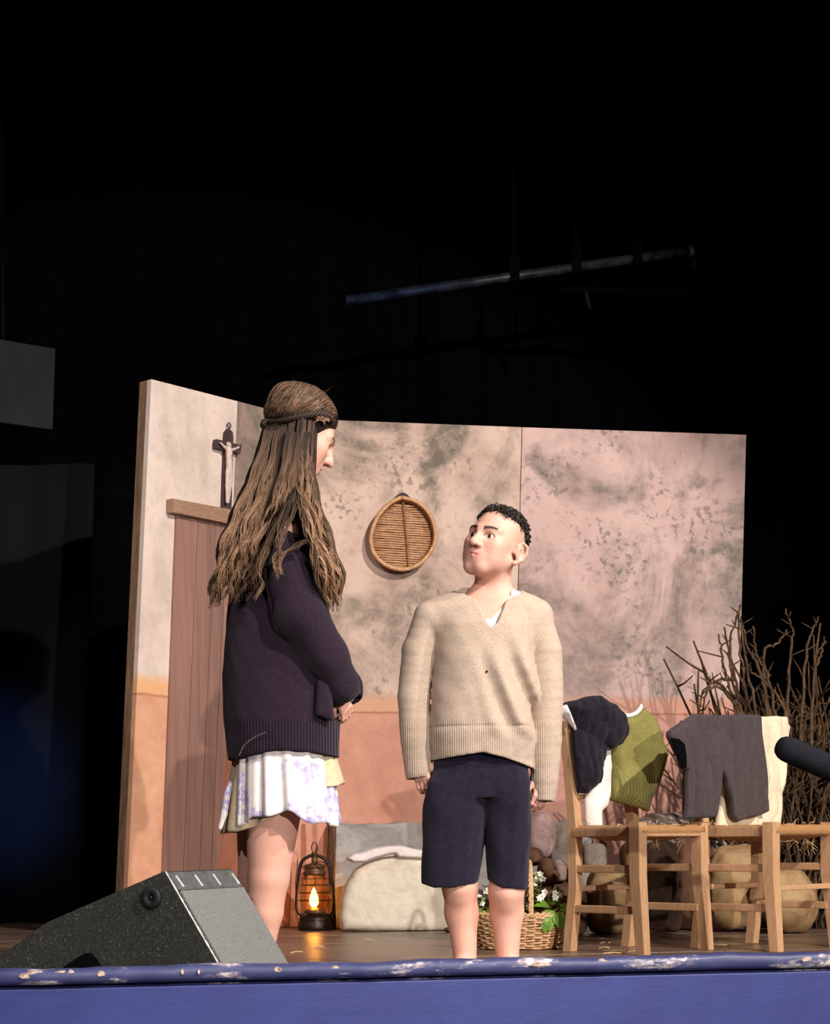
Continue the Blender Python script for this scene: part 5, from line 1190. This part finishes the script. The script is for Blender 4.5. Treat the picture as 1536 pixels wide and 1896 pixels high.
# dress: gathered printed skirt and cream underskirt
k = NT('lavender_print', .9, .1); f_ = k.noise(k.mapping((1, 1, 1)), 9, 3, .5, .3); f2 = k.noise(k.mapping((1, 1, 1)), 55, 5, .7, .6)
mk_ = k.mix(1.0, k.ramp(f_, [(.47, BLACK), (.55, WHITE)]), k.ramp(f2, [(.42, BLACK), (.52, WHITE)]), 'MULTIPLY')
k.color(k.mix(mk_, k.ramp(f2, [(.3, srgb(226, 216, 212)), (.7, srgb(238, 230, 226))]), srgb(176, 166, 206))); M_print = k.m
M_under = cloth_mat('cream_underskirt', srgb(226, 206, 172), srgb(206, 182, 146), 50, bump=.2, fuzz=0)
def skirt(name, top, bot, mat, n_w, amp, a0, a1, hem, seed, parent, seam=0.0):
    """gathered cloth between two ellipses, pleats deepen to the hem"""
    N, K = 220, 26; V = []; r = np.random.default_rng(seed); ph = r.uniform(0, 6.28, 3)
    for j in range(K+1):
        t = j/K
        for i in range(N+1):
            a = a0 + (a1-a0)*i/N
            z0, z1 = top[4], hem(a); z = z0 + (z1-z0)*t
            w = amp*(.35+.65*t)*(math.sin(n_w*a+ph[0]+.6*math.sin(3*a+ph[1])) + .5*math.sin(n_w*1.7*a+ph[2]))
            A = top[2] + (bot[2]-top[2])*t**.8 + w; Bq = top[3] + (bot[3]-top[3])*t**.8 + w
            V.append((top[0] + (bot[0]-top[0])*t + A*math.cos(a), top[1] + (bot[1]-top[1])*t + Bq*math.sin(a), z + .004*math.sin(a*n_w*.5+1)*t))
    Fc = [(j*(N+1)+i, j*(N+1)+i+1, (j+1)*(N+1)+i+1, (j+1)*(N+1)+i) for j in range(K) for i in range(N)]
    o = mk(name, V, Fc, mat, parent); md = o.modifiers.new('thickness', 'SOLIDIFY'); md.thickness = .003; return o
hem1 = lambda a: gz(np.interp(math.cos(a), [-1, -.55, .0, .1, .5, 1], [1536, 1516, 1506, 1504, 1524, 1530]))
skirt('skirt', (GX(522), YG, .135, .13, gz(1372)), (GX(528), YG, .152, .165, 0), M_print, 17, .0075, -math.pi*.86, math.pi*.86, hem1, 3, girl)
hem2 = lambda a: gz(np.interp(math.cos(a), [-1, -.7, .2, .6, 1], [1544, 1540, 1500, 1462, 1452]))
skirt('underskirt', (GX(524), YG+.01, .135, .125, gz(1375)), (GX(521), YG+.02, .176, .150, 0), M_under, 9, .008, -math.pi, math.pi, hem2, 5, girl)
V, Q = garment([(424, 1444), (430, 1450), (425, 1480), (421, 1510), (410, 1538), (404, 1535), (409, 1505), (414, 1470)], G(416, 1490, -.05), (-.35, -.94, 0), .006, h=.0035, wr=.003, freq=(50, 50, 90), seed=71, puff=.012); mk('skirt_edge', V, Q, M_print, girl, label='pale lilac scalloped edge of the overskirt')
# hair
r = np.random.default_rng(77)
HD, HL = np.array(srgb(54, 38, 30)[:3]), np.array(srgb(150, 116, 88)[:3])
lo, hi = bounds([G(470, 700), G(640, 840)], 0.0); lo[1], hi[1] = YG-.15, YG+.17
f = Field(lo, hi, .0038); q = [v/SG for v in f.frame(HG, RG)]
f.add(f.ell((0, -.020, .036), (.088, .105, .085), q)*SG + .002*wob(f.X, f.Y, f.Z, (70, 70, 70), 8))
line = np.interp(q[1], [-.12, -.03, .015, .05, .085, .10], [-.09, -.08, -.03, .035, .062, .07]).astype(np.float32); f.inter((line - q[2])*SG*.8, .01)
V, Q = f.mesh(); hg = MB(); hg.add(V, Q, np.tile(HD*.55, (len(V), 1)))
capV = V
kn_ = np.asarray(G(487, 786, -.05))
def surf(y, z, x=None, e=1.0):
    """point on the hair cap (head-local y, z, near side)"""
    t = 1 - ((y+.020)/.106)**2 - ((z-.036)/.094)**2; xx = .089*math.sqrt(max(t, .0)); return np.asarray(HG) + RG @ (np.array([xx*e, y, z])*SG)
def side_pt(px, py, off=.0):
    """nearest cap surface along the view ray"""
    o_ = O; d_ = ray(px, py); qo = (RG.T @ (o_-np.asarray(HG)))/SG - np.array([0, -.020, .036]); qd = (RG.T @ d_)/SG; rr = np.array([.089, .106, .094]) + off
    a_, b_, c_ = np.sum((qd/rr)**2), 2*np.sum(qo*qd/rr**2), np.sum((qo/rr)**2)-1; D = b_*b_-4*a_*c_
    t = (-b_-math.sqrt(max(D, 0)))/(2*a_); return o_ + d_*t
def lock(pts, r0, r1, g, n=22, wave=0.0, wl=.09, tip=.55, side=3, ph=None):
    p = spline(pts, n); s_ = np.linspace(0, 1, n); L = np.linalg.norm(np.diff(p, axis=0), axis=1).sum()
    ph = r.uniform(0, 6.28) if ph is None else ph; nv = np.array([1, -.3, .15]); p = p + (wave*s_**.8*np.sin(ph + 2*math.pi*s_*L/wl))[:, None]*nv + (wave*.6*s_*np.cos(ph*1.7 + 2*math.pi*s_*L/wl*.9))[:, None]*np.array([.1, 1, 0])
    rad = r0 + (r1-r0)*s_; rad = rad*np.clip((1.02-s_)/.18, .15, 1)
    c = HD[None]*(1-s_[:, None]**1.1) + HL[None]*s_[:, None]**1.1*(tip/.55); c = c*g*.82
    hg.tube(p, rad, side, np.repeat(c, side, axis=0), caps=False)
# crown: combed from the parting back to the knot
def crown(y, al, off):
    kk = math.sqrt(max(.02, 1 - ((y+.020)/.106)**2)); return np.asarray(HG) + RG @ (np.array([(.088+off)*kk*math.sin(al), y, .036 + (.085+off)*kk*math.cos(al)])*SG)
for i in range(950):
    y0 = r.uniform(-.112, .078); back_ = (.012 + .05*r.uniform(.6, 1.2))*(1 if y0 > -.03 else .25); a1_ = math.radians(np.interp(y0, [-.11, -.08, -.02, .04, .08], [118, 110, 98, 85, 70]) + r.normal()*5)
    o_ = r.uniform(.0015, .005); a0_ = r.normal()*.12 - .1
    pts = [crown(max(-.118, y0 - back_*t**1.3), a0_ + (a1_-a0_)*t, o_ + .002*math.sin(t*3)) for t in (0, .3, .6, 1.0)]
    lock(pts, .0024, .0016, r.choice([.55, .8, 1.1, 1.7, 2.6], p=[.3, .25, .2, .15, .10]), 12, 0, tip=.3)  # brightest strand tints paint in the glossy streaks of the crown
for i in range(260):
    x0 = r.uniform(-.03, .084); m_ = math.sqrt(1-(x0/.0905)**2); o_ = r.uniform(.001, .004); b1 = r.uniform(112, 132)
    pts = [np.asarray(HG) + RG @ (np.array([x0, -.020 - (.106+o_)*math.sin(be)*m_, .036 + (.086+o_)*math.cos(be)*m_])*SG) for be in np.radians([15 + r.normal()*5, 45, 75, b1])]
    lock(pts, .0024, .0016, r.choice([.55, .8, 1.1, 1.7, 2.6], p=[.3, .25, .2, .15, .10]), 12, 0, tip=.3)
# front twist and braid band round the head
bp = spline([side_pt(x, y, .010) for x, y in ((617, 776), (606, 768), (590, 766), (570, 769), (545, 774), (520, 779), (500, 782), (488, 785))], 70)
for k_ in range(3):
    s_ = np.linspace(0, 1, 70); ph = s_*34 + k_*2.1; rr = .0048*np.clip(1.6-s_, .7, 1.5)
    tw = bp + (rr*np.cos(ph))[:, None]*np.array([0, 0, 1.]) + (rr*.7*np.sin(ph))[:, None]*np.array([0, -1., 0])
    hg.tube(tw, .0048*np.clip(1.5-s_, .7, 1.5), 6, np.repeat((HD[None]*(.55 + .5*(1-s_[:, None]))), 6, axis=0))
for i in range(60):
    a = r.uniform(0, 1); st_ = side_pt(600 + 20*a + r.normal()*2, 752 + 22*a + r.normal()*3, .006); lock([st_, side_pt(604 + r.normal()*5, 772 + r.normal()*5, .014), side_pt(592 + r.normal()*6, 772 + r.normal()*5, .010)], .0026, .0016, r.uniform(.7, 2.4), 8)
kc = np.asarray(side_pt(490, 787, .012)); hg.tube([kc + [(.011-.0012*t)*math.cos(t*1.6), -.003-.001*t, (.014-.0014*t)*math.sin(t*1.6)] for t in np.linspace(0, 8, 34)], .0055, 6, HD*.6)
def sheet(left, right, N, dl, dr, r0, wave, g0, g1, jit=.012, thick=.04, tip=.55, cut=.12, nc=20):
    left, right = np.array(left, float), np.array(right, float); NC = nc
    cu_, cp, cg, cl_, cd_ = np.sort(r.uniform(0, 1, NC)), r.uniform(0, 6.28, NC), r.uniform(g0, g1, NC), r.uniform(1-cut, 1.0, NC), r.uniform(0, 1, NC)
    for i in range(N):
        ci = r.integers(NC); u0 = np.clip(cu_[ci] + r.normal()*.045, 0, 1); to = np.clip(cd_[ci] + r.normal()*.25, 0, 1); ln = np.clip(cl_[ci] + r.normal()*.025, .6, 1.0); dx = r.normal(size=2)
        pts = []; m_ = len(left)
        for j in range(m_):
            t_ = j/(m_-1); u = u0 + (cu_[ci]-u0)*t_*.55; pp = left[j]*(1-u) + right[j]*u; dep = dl[j]*(1-u) + dr[j]*u
            pts.append(G(pp[0] + dx[0]*jit*60*t_, pp[1], dep + thick*to))
        pts = spline(pts, 30)[:max(8, int(30*ln))]
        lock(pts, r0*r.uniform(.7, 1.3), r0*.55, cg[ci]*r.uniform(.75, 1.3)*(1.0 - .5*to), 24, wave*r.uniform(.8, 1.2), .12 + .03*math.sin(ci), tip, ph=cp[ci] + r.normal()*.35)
LB = [(492, 776), (474, 840), (444, 915), (412, 985), (394, 1055), (378, 1128)]; RBk = [(556, 778), (548, 860), (532, 920), (506, 985), (486, 1050), (462, 1112)]
dB_l = [-.05, -.07, -.11, -.14, -.15, -.15]; dB_r = [-.115, -.15, -.20, -.235, -.24, -.235]
sheet(LB, RBk, 300, [d + .03 for d in dB_l], [d + .03 for d in dB_r], .0055, .008, .35, .7, thick=.10)
sheet(LB, RBk, 900, dB_l, dB_r, .0026, .011, .5, 1.6, thick=.05, tip=.62, cut=.2, nc=34)
LD = [(556, 774), (552, 850), (548, 905), (566, 985), (586, 1060), (604, 1128)]; RD = [(588, 776), (582, 850), (588, 915), (612, 990), (636, 1070), (630, 1136)]
dD_l = [-.115, -.16, -.21, -.255, -.25, -.20]; dD_r = [-.075, -.115, -.15, -.18, -.18, -.15]
sheet(LD, RD, 160, [d + .02 for d in dD_l], [d + .02 for d in dD_r], .0050, .005, .4, .8, thick=.06)
sheet(LD, RD, 520, dD_l, dD_r, .0025, .010, .6, 1.7, thick=.03, tip=.66, cut=.16, nc=22)
sheet([(530, 800), (520, 860), (505, 920), (490, 960)], [(575, 800), (560, 860), (550, 910), (556, 965)], 260, [-.12, -.15, -.20, -.235], [-.12, -.165, -.215, -.25], .0030, .005, .45, 1.2, thick=.03)
for q_ in ([(545, 905), (528, 960), (512, 1000), (518, 1030), (506, 1050), (510, 1068)], [(540, 915), (520, 970), (516, 1010), (508, 1040), (516, 1070)], [(552, 915), (538, 960), (522, 990), (514, 1030), (520, 1058)], [(566, 1000), (548, 1012), (526, 1024), (518, 1052), (521, 1064)], [(524, 940), (500, 990), (478, 1050), (486, 1085), (470, 1110)]):
    for i in range(9): lock([G(x + r.normal()*2.2, y + r.normal()*2, -.262 + r.normal()*.004) for x, y in q_], .0022, .0012, r.uniform(.8, 1.6), 22, .003)
for i in range(40):
    x = r.uniform(510, 610); a = side_pt(x, np.interp(x, [510, 560, 610], [745, 722, 752]), .004); lock([a, a + r.normal(size=3)*.008 + [0, 0, .006], a + r.normal(size=3)*.018 + [-.006, 0, .010]], .0005, .0003, 1.2, 6)
hg.build('hair', M_hair, girl, True, 'long wavy brown hair held by a braid round the head')
